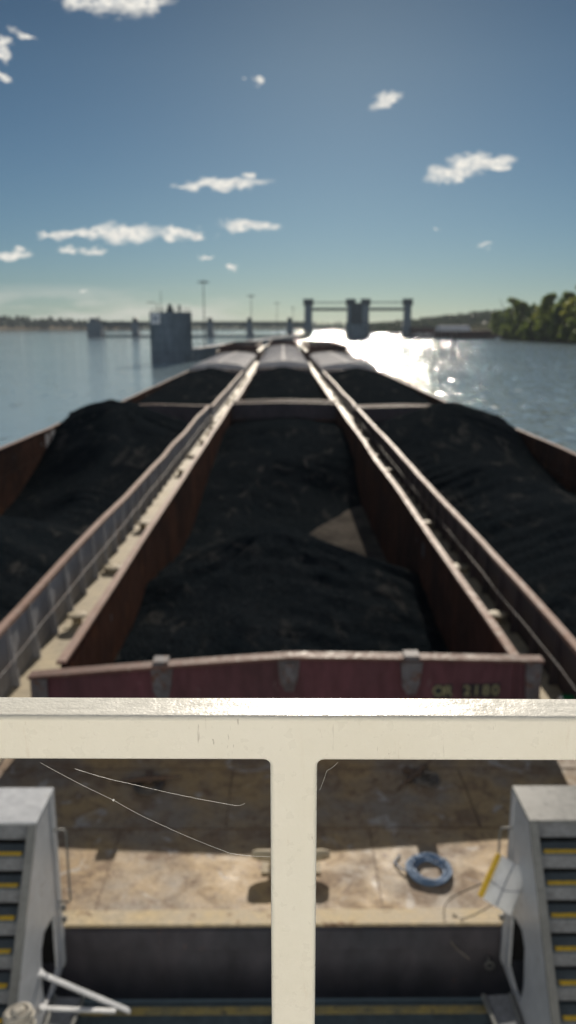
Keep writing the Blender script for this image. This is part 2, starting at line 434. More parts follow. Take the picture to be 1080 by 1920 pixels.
cc = nt.mix(nt.math('MULTIPLY', core, nt.mapr(soft, .42, .62)), (12.6,12.1,11.0), (7.2,7.5,7.7))
# thin warm cloud bank low over the far bank
low = nt.math('MULTIPLY', nt.mapr(el, .002, .012), nt.mapr(el, .05, .022))
low = nt.math('MULTIPLY', low, nt.mapr(nt.noise(nt.vmath('MULTIPLY', ang, (9, 40, 1)), 1, 4, .55), .42, .62, 0, .55))
low = nt.math('MULTIPLY', low, nt.mapr(az, .02, -.12))
grade = nt.ramp(nt.mapr(el, 0.0, .40), [(0,(.33,.47,.64)),(.12,(.325,.44,.565)),(.35,(.325,.43,.51)),(.7,(.30,.39,.44)),(1,(.22,.295,.345))])
skyb = nt.vmath('MULTIPLY', sky.outputs[0], grade)
skyc = nt.mix(low, skyb, (10.5,9.9,9.0))
skyc = nt.mix(fac, skyc, cc)
# bright clouds added to the unseen sky behind the camera as fill light
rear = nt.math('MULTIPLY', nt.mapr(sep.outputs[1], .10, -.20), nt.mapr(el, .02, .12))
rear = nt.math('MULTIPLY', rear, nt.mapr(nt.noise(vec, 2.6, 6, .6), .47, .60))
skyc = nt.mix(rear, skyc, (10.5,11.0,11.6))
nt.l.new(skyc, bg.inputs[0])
scene.view_settings.view_transform = 'Standard'; scene.view_settings.look = 'None'
scene.view_settings.exposure = 0.3; scene.view_settings.gamma = 1.0
scene.cycles.max_bounces = 8; scene.cycles.caustics_reflective = False; scene.cycles.caustics_refractive = False
scene.cycles.sample_clamp_indirect = 6
scene.cycles.use_denoising = True

# ------------------------------------------------------------------ water, banks, woods
HULLS = [(.13-5.08,.13+5.08,8.82,306),(-10.12-4.98,-10.12+4.98,5.32,243),(10.28-4.93,10.28+4.93,5.32,243)]
XS = sorted({-4500, 4500} | {v for h in HULLS for v in h[:2]}); YS = sorted({-300, 5500} | {v for h in HULLS for v in h[2:]})
mb = MB()
vs = [(x, y, 0) for y in YS for x in XS]; fs = []
for j in range(len(YS)-1):
    for i in range(len(XS)-1):
        cx_, cy_ = (XS[i]+XS[i+1])/2, (YS[j]+YS[j+1])/2
        if any(h[0] < cx_ < h[1] and h[2] < cy_ < h[3] for h in HULLS): continue
        k = j*len(XS)+i; fs.append((k, k+1, k+1+len(XS), k+len(XS)))
mb.add(vs, fs)
tag(mb.build('water', M['water']), kind='structure')
# river air
mb = MB(); mb.box(-4600, 4600, -400, 5600, -4, 62)
hz = bpy.data.materials.new('river haze'); hz.use_nodes = True
for n_ in list(hz.node_tree.nodes): hz.node_tree.nodes.remove(n_)
ho = hz.node_tree.nodes.new('ShaderNodeOutputMaterial'); hv = hz.node_tree.nodes.new('ShaderNodeVolumePrincipled')
hv.inputs['Color'].default_value = (.72,.84,.96,1); hv.inputs['Density'].default_value = .00007; hv.inputs['Anisotropy'].default_value = .1
hz.node_tree.links.new(hv.outputs[0], ho.inputs['Volume'])
tag(mb.build('haze', hz), kind='stuff')

def bank(name, shore, inland, prof, m):
    """shore polyline (x,y) + inland direction per point; prof: (distance, height scale)"""
    mb = MB(); n = len(prof); vs = []
    for (sx, sy), (ix, iy), hs in zip(shore, inland, prof_scale(shore)):
        for (d, h) in prof:
            q = noise.noise(Vector((sx*.01 + ix*d*.01, sy*.01 + iy*d*.01, 0)))
            vs.append((sx + ix*d, sy + iy*d, h*hs*(1 + .35*q) if h > 0 else h))
    F = []
    for k in range(len(shore)-1):
        for i in range(n-1): F.append((k*n+i, k*n+i+1, (k+1)*n+i+1, (k+1)*n+i))
    mb.add(vs, F, True)
    return tag(mb.build(name, m), kind='structure')
def prof_scale(s): return [1.0]*len(s)
def lerp_poly(P, step):
    out = []
    for (a, b) in zip(P, P[1:]):
        k = max(1, int(hypot(b[0]-a[0], b[1]-a[1])/step))
        out += [(a[0]+(b[0]-a[0])*i/k, a[1]+(b[1]-a[1])*i/k) for i in range(k)]
    return out + [P[-1]]
# near right bank
RS = lerp_poly([(152,150),(150,300),(148,400),(144,500),(143,545),(150,562),(172,585),(182,640),(186,760),(180,1000),(175,1250)], 15)
bank('riverbank', RS, [(1,0)]*len(RS), [(-6,-2),(0,-.1),(3,1.2),(14,2.6),(40,5),(120,12),(420,26)], M['bank'])
# far left bank (sand) and far belt
LS = lerp_poly([(-1500,1500),(-1000,1700),(-640,1800),(-420,1900),(-350,2000)], 40)
bank('far_bank', LS, [(-.3,.95)]*len(LS), [(-12,-2),(0,-.2),(10,1.0),(40,2.5),(160,7),(500,12)], M['sand'])
FS = lerp_poly([(-900,2500),(0,2600),(600,2500)], 60)
bank('far_bank', FS, [(0,1)]*len(FS), [(-12,-2),(0,-.2),(20,1.5),(100,4),(400,8)], M['bank'])
# right hill beyond the lock
def hill_h(x, y):
    t = max(0, min(1, (x-150)/330)); t = t*t*(3-2*t)*.5 + t*.5
    return (3 + 30*t) * max(0, min(1, (y-1280)/180))
mb = MB(); nx, ny = 40, 14; vs = []
for j in range(ny+1):
    for i in range(nx+1):
        x = 120 + i*22; y = 1260 + j*40
        vs.append((x, y, hill_h(x, y)*(1+.12*noise.noise(Vector((x*.008, y*.008, 3)))) - .3))
mb.add(vs, [(j*(nx+1)+i, j*(nx+1)+i+1, (j+1)*(nx+1)+i+1, (j+1)*(nx+1)+i) for j in range(ny) for i in range(nx)], True)
tag(mb.build('hill', M['bank']), kind='structure')

def leaf_quad(mb, c, r):
    a = Vector((random.gauss(0,1), random.gauss(0,1), random.gauss(0,1))).normalized(); b = a.orthogonal().normalized()
    th = random.random()*6.28; b = Matrix.Rotation(th, 3, a) @ b; d = a.cross(b)
    k = random.uniform(.55, 1)
    mb.add([c + b*r, c + d*r*k, c - b*r, c - d*r*k], [(0,1,2,3)])
def wood(name, m, spots, leaf, per):
    """mass of distant trees: spots = (x, y, z, height, radius)"""
    mb = MB()
    for (x, y, z, h, r) in spots:
        lumps = [(random.uniform(-.6,.6)*r, random.uniform(-.6,.6)*r, random.uniform(.25,.85)*h, random.uniform(.35,.6)*r) for _ in range(6)]
        for _ in range(per):
            lx, ly, lz, lr = random.choice(lumps)
            d = Vector((random.gauss(0,1), random.gauss(0,1), random.gauss(0,1))).normalized()*lr*random.uniform(.6,1.05)
            leaf_quad(mb, Vector((x+lx, y+ly, max(z+.5, z+lz)))+d, leaf*random.uniform(.6,1.2))
    o = mb.build(name, m)
    return tag(o, kind='stuff')
sp = []
for (sx, sy) in lerp_poly([(-1500,1545),(-1000,1745),(-640,1845),(-420,1930),(-350,2010)], 9):
    for k in range(2):
        d = k*45 + random.uniform(0, 25)
        t = max(0, min(1, (-sx-330)/330)); hh = (14 + 19*t)*random.uniform(.75,1.2)
        sp.append((sx-.3*d+random.uniform(-5,5), sy+.95*d, 1+d*.05, hh, 8*random.uniform(.7,1.2)))
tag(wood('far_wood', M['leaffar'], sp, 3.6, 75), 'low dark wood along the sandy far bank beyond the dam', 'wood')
sp = []
for (sx, sy) in lerp_poly([(-900,2530),(0,2630),(600,2530)], 16):
    sp.append((sx, sy+random.uniform(0,50), 1.5, random.uniform(10,17), 11))
    sp.append((sx+8, sy+random.uniform(60,120), 5, random.uniform(11,18), 11))
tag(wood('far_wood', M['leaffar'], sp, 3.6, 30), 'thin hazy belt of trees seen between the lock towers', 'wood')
sp = []
for _ in range(900):
    x = random.uniform(140, 760); y = random.uniform(1285, 1700)
    sp.append((x, y, hill_h(x, y)-.5, random.uniform(8,14), random.uniform(5,8)))
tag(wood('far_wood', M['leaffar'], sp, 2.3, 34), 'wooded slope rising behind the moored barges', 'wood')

# trees of the near right bank
def tree_proto(h, r, m, n, seed, low=.12):
    random.seed(seed)
    t = thing('tree', '', 'tree')
    mb = MB()
    lean = Vector((random.uniform(-.8,.8), random.uniform(-.8,.8), 0))
    mb.tube([(0,0,-1),(lean.x*.2,lean.y*.2,h*.2),(lean.x*.6,lean.y*.6,h*.5),(lean.x,lean.y,h*.85)], [.5,.38,.24,.06], 7)
    clumps = []
    for i in range(34):
        th = random.random()*6.28; q = random.random()
        z = h*(low + (1-low)*q)
        env = r*(1 - max(0, (q-.35)/.65)**2.0)**.5 * (.75+.25*min(1, q/.25))
        rr = env*sqrt(random.uniform(.25, 1))
        c = Vector((rr*cos(th)+lean.x*q, rr*sin(th)+lean.y*q, z)); clumps.append((c, random.uniform(.16,.34)*r))
        if i % 3 == 0:
            z0 = z*.6; mb.tube([(lean.x*.4, lean.y*.4, z0), (c*.5+Vector((0,0,z0*.5))), c], [.16,.09,.03], 5)
    mb.build('trunk', M['bark'], t)
    cb = MB()
    for _ in range(n):
        c, cr = random.choice(clumps)
        d = Vector((random.gauss(0,1), random.gauss(0,1), random.gauss(0,.8)))
        d = d.normalized()*cr*random.random()**.4
        p = c + d
        if p.z < .4: p.z = .4 + random.random()
        leaf_quad(cb, p, random.uniform(.3,.65))
    cb.build('crown', m, t)
    return t
protos = [tree_proto(20, 7.0, M['leafdark'], 4200, 11), tree_proto(22, 7.5, M['leafmid'], 4400, 12),
          tree_proto(16, 6.2, M['leafyellow'], 3200, 13, .06), tree_proto(9, 5.0, M['leafmid'], 1800, 14, .02)]
kinds = ['tall dark green', 'tall olive green', 'mid-height yellowing', 'low bushy olive']
random.seed(21)
TR = []   # x, y, kind, scale
for i, y in enumerate((330, 347, 365, 383, 402, 421, 440, 459, 478, 497, 515, 532)):
    TR.append((156 + random.uniform(-2,3), y, (1,0,2,1,0,1,2,0,1,2,0,1)[i], 1.12*(1.2,1.25,1.2,1.15,1.25,1.1,1.2,1.05,1.0,1.05,.95,.88)[i]*random.uniform(.94,1.06)))
for i, y in enumerate((340, 362, 390, 412, 436, 462, 490, 520, 548, 566, 582)):
    TR.append(((172 if i < 8 else 153) + random.uniform(-3,4), y, (0,1,0,1,1,0,1,0,1,0,1)[i], 1.05*(1.4,1.3,1.42,1.3,1.22,1.18,1.08,.98,.95,.85,.7)[i]))
for i, y in enumerate((336, 356, 374, 392, 412, 431, 450, 469, 490, 508, 524, 540)):
    TR.append((150.5 + random.uniform(-1,1.5), y, 3, random.uniform(.9,1.3)))
ordn = ['first', 'second', 'third', 'fourth', 'fifth', 'sixth', 'seventh', 'eighth', 'ninth', 'tenth', 'eleventh', 'twelfth']
cnt = {}
used = set()
for i, (x, y, k, s) in enumerate(TR):
    row = 'at the water edge' if i < 12 else ('standing behind the waterside row' if i < 23 else 'under the taller trees')
    kk = (k, row); cnt[kk] = cnt.get(kk, 0) + 1
    o = protos[k] if k not in used else copy_tree(protos[k]); used.add(k)
    o.location = (x, y, 1.0 if i >= 23 else (1.4 if i < 12 else 3.2)); o.scale = (s, s, s*random.uniform(.95,1.08)); o.rotation_euler.z = random.random()*6.28
    o.name = 'bush' if k == 3 else 'tree'
    o['category'] = 'bush' if k == 3 else 'tree'
    tag(o, f'{kinds[k]} {"bush" if k == 3 else "tree"} {row}, {ordn[cnt[kk]-1]} from the camera', None, 'trees on the wooded riverbank')

# ------------------------------------------------------------------ lock and dam
t = thing('mooring_cell', 'tall round grey concrete mooring cell standing in the water beside the tow', 'mooring cell', (-28.1, 207, 0))
mb = MB()
prof = [(5.25, -2)]
for k in range(6):
    z = k*2.0; prof += [(5.25, z), (5.25, z+1.88), (5.244, z+1.9), (5.244, z+1.98)]
prof += [(5.25, 12.0), (5.25, 12.15)]
mb.lathe(prof, n=40); mb.build('wall', M['concrete'], t)
sg = MB(); sg.box(-4.15, -1.95, -5.05, -4.95, 9.3, 11.9); sgo = sg.build('sign', M['signwhite'], t)
sg = MB(); sg.box(-3.75, -2.4, -5.09, -5.052, 9.9, 11.3); sg.build('sign_print', M['signgrey'], sgo)
mb = MB(); mb.cyl((-2.3,0,12.15),(-2.3,0,17.4),.10,.05,8); mb.box(-2.5,-2.1,-.2,.2,12.15,12.8); mb.build('antenna', M['damsteel'], t)
mb = MB(); mb.cyl((0,-1,12.15),(0,-1,13.6),.25,n=10); mb.lathe([(.9,12.15),(.9,12.7),(.55,13.2),(.5,13.9),(.2,14.2)], (0,-1,0), 14); mb.build('beacon', M['damsteel'], t)
mb = MB(); mb.cyl((2.2,.5,12.15),(2.2,.5,13.6),.28,n=8); mb.box(1.9,2.5,.2,.8,13.6,13.9); mb.build('bollard', M['damsteel'], t)
mb = MB(); mb.tube([(-3.4,1,12.15),(-3.4,1,14.2),(-3.9,1,14.5),(-6.0,1,14.6)], .09, 6); mb.build('davit', M['damsteel'], t)
mb = MB()
for k in range(20):
    a = 2*pi*k/20; mb.cyl((4.9*cos(a),4.9*sin(a),12.15),(4.9*cos(a),4.9*sin(a),13.0),.03,n=5,caps=False)
mb.tube([(4.9*cos(2*pi*k/30),4.9*sin(2*pi*k/30),13.0) for k in range(30)], .035, 5, True)
mb.build('railing', M['damsteel'], t)

wang = math.atan(.0926)
t = thing('guide_wall', 'long low concrete guide wall running from the round cell to the lock gate', 'guide wall', (-23, 213.5, 0), -wang)
mb = MB(); mb.box(-1.2, 1.2, 0, 486, -1, 2.9); mb.build('wall', M['concrete'], t)
mb = MB(); mb.box(-1.35, 1.35, 0, 486, 2.904, 3.2); mb.build('cap', M['cover'], t)
mb = MB()
for k in range(60): mb.cyl((-1.1, 3+k*8, 3.2), (-1.1, 3+k*8, 4.2), .05, n=5)
mb.box(-1.13,-1.07,3,475,4.2,4.28); mb.box(-1.12,-1.08,3,475,3.7,3.75); mb.build('railing', M['damsteel'], t)
mast0 = None
for i, D in enumerate((228, 328, 431, 535)):
    x = -42.8 + .0926*D
    if mast0 is None:
        mast0 = t = thing('light_mast', '', 'light mast')
        mb = MB(); mb.cyl((0,0,0),(0,0,17.6),.17,.10,8); mb.box(-.3,.3,-.3,.3,0,.3); mb.build('pole', M['damsteel'], t)
        mb = MB(); mb.cyl((0,0,17.3),(0,0,17.75),.35,n=10); mb.box(-1.5,1.5,-.06,.06,17.4,17.5); mb.box(-.06,.06,-1.5,1.5,17.4,17.5); mb.build('lamp_ring', M['damsteel'], t)
        for a in range(6):
            mb = MB(); mb.box(-.25+1.3*cos(a*pi/3), .25+1.3*cos(a*pi/3), -.2+1.3*sin(a*pi/3), .2+1.3*sin(a*pi/3), 17.15, 17.39)
            mb.build('lamp', M['damsteel'], t)
    else: t = copy_tree(mast0)
    t.location = (x, D, 3.2)
    tag(t, ['nearest and tallest-looking light mast on the guide wall, close behind the round cell',
            'second light mast along the guide wall from the round cell',
            'third light mast along the guide wall from the round cell',
            'farthest light mast on the guide wall, closest to the lock gate'][i], None, 'light masts along the guide wall')

def P(px, D): return (px-530)/1500*D
# dam
t = thing('dam', 'long low dam with piers and a service bridge across the river', 'dam', (0, 717, 0))
mb = MB(); mb.box(P(176,717), 19, -1, 1, -1, 1.5); mb.build('sill', M['damsteel'], t)
mb = MB(); mb.box(P(180,717), 19, -2, 2, 9.9, 13.0); mb.build('service_bridge', M['damsteel'], t)
mb = MB()
x = P(180,717)
while x < 19: mb.box(x, x+.12, -1.9, -1.8, 12.6, 13.7); x += 3.1
mb.box(P(180,717), 19, -1.9, -1.8, 13.7, 13.8); mb.build('railing', M['damsteel'], t)
for px in (262, 330, 398, 470, 543):
    x = P(px, 717)
    mb = MB(); mb.prism([(x-2.6,-1),(x+4.2,-1),(x+4.0,1.5),(x+2.6,5),(x+2.6,12.6),(x-2.6,12.6)], 'y', -5.5, 4)
    p = mb.build('pier', M['concrete'], t)
    mb = MB(); mb.box(x-2.0,x+2.0,-2.5,2.5,12.604,15.4); mb.prism([(x-2.3,15.404),(x+2.3,15.404),(x+.6,16.6),(x-.6,16.6)],'y',-2.8,2.8); mb.build('gatehouse', M['damsteel'], p)
mb = MB(); x0 = P(177,717); x1 = P(202,717); mb.box(x0, x1, -8, 8, -1, 12.6); mb.box(x0+1, x0+7, -3, 3, 12.604, 16); mb.box(x0+8.5,x0+9,-3,3,12.604,17); mb.build('abutment', M['concrete'], t)
# lift gates
def lift_gate(label, xa, xb, D, wa, wb):
    g = thing('lift_gate', label, 'lock gate', ((xa+xb)/2, D, 0), -wang, 'tall lift gates of the lock')
    h = (xb-xa)/2
    for sx, wd in ((-1, wa), (1, wb)):
        c = sx*h
        mb = MB(); mb.prism([(c-wd/2-.8,-1),(c+wd/2+.8,-1),(c+wd/2+.8,9),(c+wd/2,11),(c+wd/2,26.5),(c-wd/2,26.5),(c-wd/2,11),(c-wd/2-.8,9)], 'y', -4, 4)
        tw = mb.build('tower', M['concrete'], g)
        mb = MB(); mb.box(c-wd/2-1.5, c+wd/2+1.5, -4.5, 4.5, 26.504, 27.2); mb.box(c-wd/2-1.0, c+wd/2+1.0, -4, 4, 27.204, 31); mb.box(c-wd/2-1.4, c+wd/2+1.4, -4.4, 4.4, 31.004, 31.5)
        mb.build('machinery_house', M['damsteel'], tw)
    x0 = -h+wa/2; x1 = h-wb/2
    mb = MB(); mb.box(x0+1.1, x1-1.1, -.5, .5, 28.2, 29.0)
    k = x0+1.1
    while k < x1-1.5: mb.box(k, k+.15, -.45, -.3, 29.0, 30); k += 2.4
    mb.build('walkway', M['damsteel'], g)
    mb = MB(); mb.box(x0+.01, x1-.01, -.8, .8, 21.9, 23.8); mb.box(x0+.01, x1-.01, -.6, .6, 24.2, 24.5)
    k = x0+.5
    while k < x1-2: mb.tube([(k,0,23.8),(k+1.2,0,24.2),(k+2.4,0,23.8)], .1, 5); k += 2.4
    mb.build('gate_leaf', M['damsteel'], g)
    return g
lift_gate('lift gate between the tall tower at the guide wall and the central pier', P(577,700), P(654,700), 700, 6.2, 6.2)
lift_gate('lift gate between the central pier and the tower nearest the wooded bank', P(681,695), P(757,695), 695, 6.2, 6.2)
t = thing('central_pier', 'massive concrete pier between the two lift gates, standing nearest in the bright water', 'pier', (P(665,620), 620, 0), -wang)
mb = MB(); mb.prism([(-6.6,-68),(-4.5,-72),(4.5,-72),(6.6,-68),(6.6,-4),(-6.6,-4)], 'z', -1, 10.5); mb.build('wall', M['concrete'], t)
mb = MB(); mb.prism([(-8,-3.99),(8,-3.99),(8,70),(-8,70)], 'z', -1, 12); mb.build('lock_wall', M['concrete'], t)
mb = MB(); mb.box(-4,4,-60,-30,10.504,24); mb.box(-4.4,4.4,-60.4,-29.6,24.004,24.5); mb.build('control_house', M['damsteel'], t)
t = thing('embankment', 'low stone embankment joining the lock to the wooded bank', 'embankment', (P(772,690), 690, 0), -wang)
mb = MB(); mb.prism([(-4,-1),(90,-1),(90,7),(30,5),(10,8.3),(-4,8.3)], 'y', -4, 10); mb.build('wall', M['empty'], t)

# ------------------------------------------------------------------ barges
def wavy(y, s, amp, f=.11): return amp*(noise.noise(Vector((y*f, s*7.3, 1.7))) + .4*noise.noise(Vector((y*f*2.7, s*3.1, 5.2))))

def timberhead(parent, x, y, z=0.0, h=.30):
    mb = MB(); mb.lathe([(.13,0),(.12,h*.75),(.13,h*.78),(.25,h*.82),(.26,h*.95),(.20,h),(.02,h*1.03)], (x,y,z), 14)
    mb.box(x-.28,x+.28,y-.28,y+.28,z-.0,z+.025)
    return mb.build('timberhead', M['cast'], parent)
def kevel(parent, x, y, z=0.0, L=1.0, ang=0.0, m='cast', h=.3):
    mb = MB(); Mx = Matrix.Translation((x,y,z)) @ Matrix.Rotation(ang, 4, 'Z')
    for sx in (-.22, .22):
        mb.cyl(Mx @ Vector((sx*L,0,0)), Mx @ Vector((sx*L*.9,0,h)), .085, .07, 10)
    pts = [Mx @ Vector((L*q, 0, h+.04*abs(q)*2)) for q in (-.5,-.42,-.25,0,.25,.42,.5)]
    mb.tube(pts, [.05,.075,.085,.085,.085,.075,.05], 10)
    mb.box(-.38*L,.38*L,-.14,.14,0,.025,Mx)
    return mb.build('kevel', M[m], parent)
def manhole(parent, x, y):
    mb = MB(); mb.lathe([(.30,0),(.30,.09),(.34,.10),(.34,.135),(.30,.15),(.05,.165)], (x,y,0), 18)
    for k in range(6): mb.cyl((x+.27*cos(k*pi/3), y+.27*sin(k*pi/3), .14), (x+.27*cos(k*pi/3), y+.27*sin(k*pi/3), .19), .025, n=6)
    return mb.build('manhole_cover', M['cast'], parent)

def barge(label, x, y, z=1.1, L=59.4, hb=5.1, a=4.31, h0=3.0, h1=57.5, ch=1.3, side='greyside', end='maroon', deck='gunwale', hull='hull', depth=3.7,
          peak=.12, seed=1, detail=True, stern=None, wave=.05, floor=-3.0, rake=False, group='barges of the tow'):
    t = thing('barge', label, 'barge', (x, y, z), 0, group)
    # hull shell
    mb = MB()
    fy = L - (5.5 if rake else 0)
    mb.add([(-hb,0,-.006),(hb,0,-.006),(hb,0,-depth),(-hb,0,-depth),(-hb,L,-.006),(hb,L,-.006),(hb,fy,-depth),(-hb,fy,-depth)],
           [(0,1,2,3),(4,7,6,5),(0,3,7,4),(1,5,6,2),(3,2,6,7)])
    mb.box(-hb, hb, -.05, 0, -.30, -.02); mb.box(-hb, hb, -.05, 0, -1.3, -1.15)
    mb.box(-hb-.04, -hb, .5, L-.5, -.30, -.05); mb.box(hb, hb+.04, .5, L-.5, -.30, -.05)
    mb.build('hull', M[hull], t)
    # deck ring
    mb = MB()
    mb.add([(-hb,0,0),(hb,0,0),(hb,L,0),(-hb,L,0),(-a,h0,0),(a,h0,0),(a,h1,0),(-a,h1,0)], [(0,1,5,4),(1,2,6,5),(2,3,7,6),(3,0,4,7)])
    mb.build('deck', M[deck], t)
    # hopper
    mb = MB(); e = .004
    mb.add([(-a,h0,-e),(a,h0,-e),(a,h1,-e),(-a,h1,-e),(-a,h0,floor),(a,h0,floor),(a,h1,floor),(-a,h1,floor)],
           [(0,1,5,4),(1,2,6,5),(2,3,7,6),(3,0,4,7)])
    mb.build('hopper', M['hopper'], t)
    mb = MB(); mb.add([(-a,h0,floor),(a,h0,floor),(a,h1,floor),(-a,h1,floor)], [(0,1,2,3)]); mb.build('hopper_floor', M['floor'], t)
    # side coamings
    for s in (-1, 1):
        st = []; yy = h0
        while yy < h1 + 1e-3:
            st.append((wavy(yy, seed+s, wave), yy, wavy(yy, seed+s+9, wave*1.2))); yy += (h1-h0)/44
        mb = MB()
        q = lambda pr: [(s*px_, pz) for (px_, pz) in pr]
        bot = [(0, yy_, 0) for (_, yy_, _) in st]
        # wall: fixed foot, wavy top
        n = len(st); vs = []
        for (ox, yy_, oz) in st:
            vs += [(s*a, yy_, .002), (s*(a+.07), yy_, .002), (s*(a+.07)+ox, yy_, ch-.06+oz), (s*a+ox, yy_, ch-.06+oz)]
        F = []
        for k in range(n-1):
            for i in range(4): F.append((k*4+i, k*4+(i+1) % 4, (k+1)*4+(i+1) % 4, (k+1)*4+i))
        mb.add(vs, F)
        if detail:
            yy = h0 + .7; j = 0
            while yy < h1 - .3:
                ox = wavy(yy, seed+s, wave); oz = wavy(yy, seed+s+9, wave*1.2)
                mb.prism([(s*(a+.07), .004), (s*(a+.24), .004), (s*(a+.23), .16), (s*(a+.15)+ox, ch-.30+oz), (s*(a+.15)+ox, ch-.08+oz), (s*(a+.07)+ox, ch-.08+oz)], 'y', yy-.035, yy+.035)
                yy += 1.5; j += 1
        mb.build('side_coaming', M[side], t)
        mb = MB(); vs = []
        for (ox, yy_, oz) in st: vs += [(s*(a-.004), yy_, .004), (s*(a-.004)+ox, yy_, ch-.062+oz)]
        mb.add(vs, [(2*k, 2*k+1, 2*k+3, 2*k+2) for k in range(n-1)])
        mb.build('inner_plate', M['hopper'], t)
        mb = MB()
        mb.sweep(q([(a-.04,ch-.058),(a+.12,ch-.058),(a+.12,ch-.10),(a+.14,ch-.10),(a+.14,ch),(a-.04,ch)]), st)
        mb.build('top_plate', M['pink'], t)
        if detail:
            mb = MB(); pts = []
            for (ox, yy_, oz) in st: pts.append((s*(a+.27)+ox*.5, yy_, ch*.52 + oz*.4 + .03*random.uniform(-1,1)))
            mb.tube(pts, .017, 6); mb.build('hand_line', M['clip'], t)
    # end coamings (peaked)
    for (yy, who) in ((h0, 0), (h1, 1)):
        W = a + .29
        if stern and who == 0:
            zl, zm, zr, dl, dr, W = stern
        else: zl = zr = ch; zm = ch + peak; dl = dr = 0
        sg = -1 if who == 0 else 1
        X = [-W, -W*.5, 0, W*.5, W]; Zt = [zl, zl*.45+zm*.55, zm, zr*.45+zm*.55, zr]; Y = [yy+dl, yy+dl*.5, yy, yy+dr*.5, yy+dr]
        mb = MB()
        vs = []
        for X_, Z_, Y_ in zip(X, Zt, Y):
            vs += [(X_,Y_+sg*.02,.003),(X_,Y_+sg*.10,.003),(X_,Y_+sg*.10,Z_-.06),(X_,Y_+sg*.02,Z_-.06)]
        F = [(k*4+i, k*4+(i+1) % 4, (k+1)*4+(i+1) % 4, (k+1)*4+i) for k in range(4) for i in range(4)] + [(0,1,2,3),(19,18,17,16)]
        mb.add(vs, F); ec = mb.build('end_coaming', M[end if who == 0 else 'darkside'], t)
        mb = MB(); vs = []
        for X_, Z_, Y_ in zip(X, Zt, Y):
            vs += [(X_,Y_-sg*.05,Z_-.045),(X_,Y_+sg*.23,Z_-.045),(X_,Y_+sg*.23,Z_+.006),(X_,Y_-sg*.05,Z_+.006)]
        mb.add(vs, F); mb.build('top_plate', M['lip'], ec)
    if detail:
        for s in (-1, 1):
            xg = s*(a + (hb-a)*.66)
            for k, yy in enumerate((h0+11.8, h0+21.8, h0+33.3, h0+44.5, h0+52.0)):
                timberhead(t, xg, yy)
            kevel(t, xg, h0+49.0, ang=pi/2, L=.8, h=.2)
            for yy in (h0+16.5, h0+39): manhole(t, xg - s*.02, yy)
        for yy in ((L-.8,) if stern else (.9, L-.8)):
            for s in (-1, 1): timberhead(t, s*(hb-.6), yy); 
            kevel(t, 0, yy, L=1.0)
    return t

CX, LX, RX = .13, -10.12, 10.28
c1 = barge('maroon coal barge with a blue rope coil on its stern deck, nearest the white railing', CX, 8.8, a=4.31, h0=5.45, h1=57.9, end='maroon', side='darkside', deck='deck', seed=3,
           stern=(1.2, 1.45, 1.3, -.30, .14, 4.85), wave=.045, detail=True, floor=-2.28)
l1 = barge('grey sided coal barge lying alongside the maroon barge on the tan walkway side', LX, 5.3, hb=5.1, a=4.25, h0=2.4, h1=57.9, ch=1.45, side='greyside', end='greyside', seed=5, wave=.10)
r1 = barge('dark sided coal barge lying alongside the maroon barge toward the sunlit water', RX, 5.3, hb=4.95, a=4.33, h0=2.4, h1=57.9, ch=1.3, side='darkside', end='darkside', seed=8, wave=.07)
c2 = barge('coal barge coupled ahead of the maroon barge in the middle row', CX, 68.6, a=4.2, h0=2.4, h1=57.5, ch=1.15, side='greyside', end='darkside', seed=11)
l2 = barge('coal barge ahead of the grey sided barge, nearer the round cell', LX, 65.0, hb=5.0, a=4.1, h0=2.4, h1=57.5, ch=1.05, side='greyside', end='greyside', seed=13)
r2 = barge('coal barge ahead of the dark sided barge, beside the sun glitter', RX, 65.0, hb=4.95, a=4.1, h0=2.4, h1=57.5, ch=1.05, side='darkside', end='darkside', seed=15)
c3 = barge('middle barge with pale arched covers, behind the second coal heap', CX, 128.4, a=4.2, h0=2.4, h1=57.5, ch=1.1, side='greyside', end='greyside', seed=17, detail=False)
l3 = barge('barge with pale arched covers on the round cell side of the tow', LX, 124.8, hb=5.0, a=4.1, h0=2.4, h1=57.5, ch=1.05, side='greyside', end='greyside', seed=19, detail=False)
r3 = barge('barge with pale arched covers on the glittering water side of the tow', RX, 124.8, hb=4.95, a=4.1, h0=2.4, h1=57.5, ch=1.05, side='darkside', end='greyside', seed=23, detail=False)
c4 = barge('second pale covered barge of the middle row, farther ahead', CX, 188.2, a=4.2, h0=2.4, h1=57.5, ch=1.1, side='greyside', end='greyside', seed=27, detail=False)
c5 = barge('lead barge at the head of the middle row, riding high and empty', CX, 248.0, z=2.9, a=4.2, h0=2.4, h1=55, ch=1.1, side='empty', end='empty', hull='empty', seed=29, detail=False, rake=True)
l4 = barge('empty brown barge riding high at the head of the row beside the round cell', LX, 184.6, z=3.2, hb=5.0, a=4.1, h0=2.4, h1=55, ch=1.2, side='empty', end='empty', hull='empty', seed=31, detail=False, rake=True)
r4 = barge('empty brown barge riding high at the head of the row beside the sun glitter', RX, 184.6, z=3.2, hb=4.95, a=4.1, h0=2.4, h1=55, ch=1.2, side='empty', end='empty', hull='empty', seed=33, detail=False, rake=True)

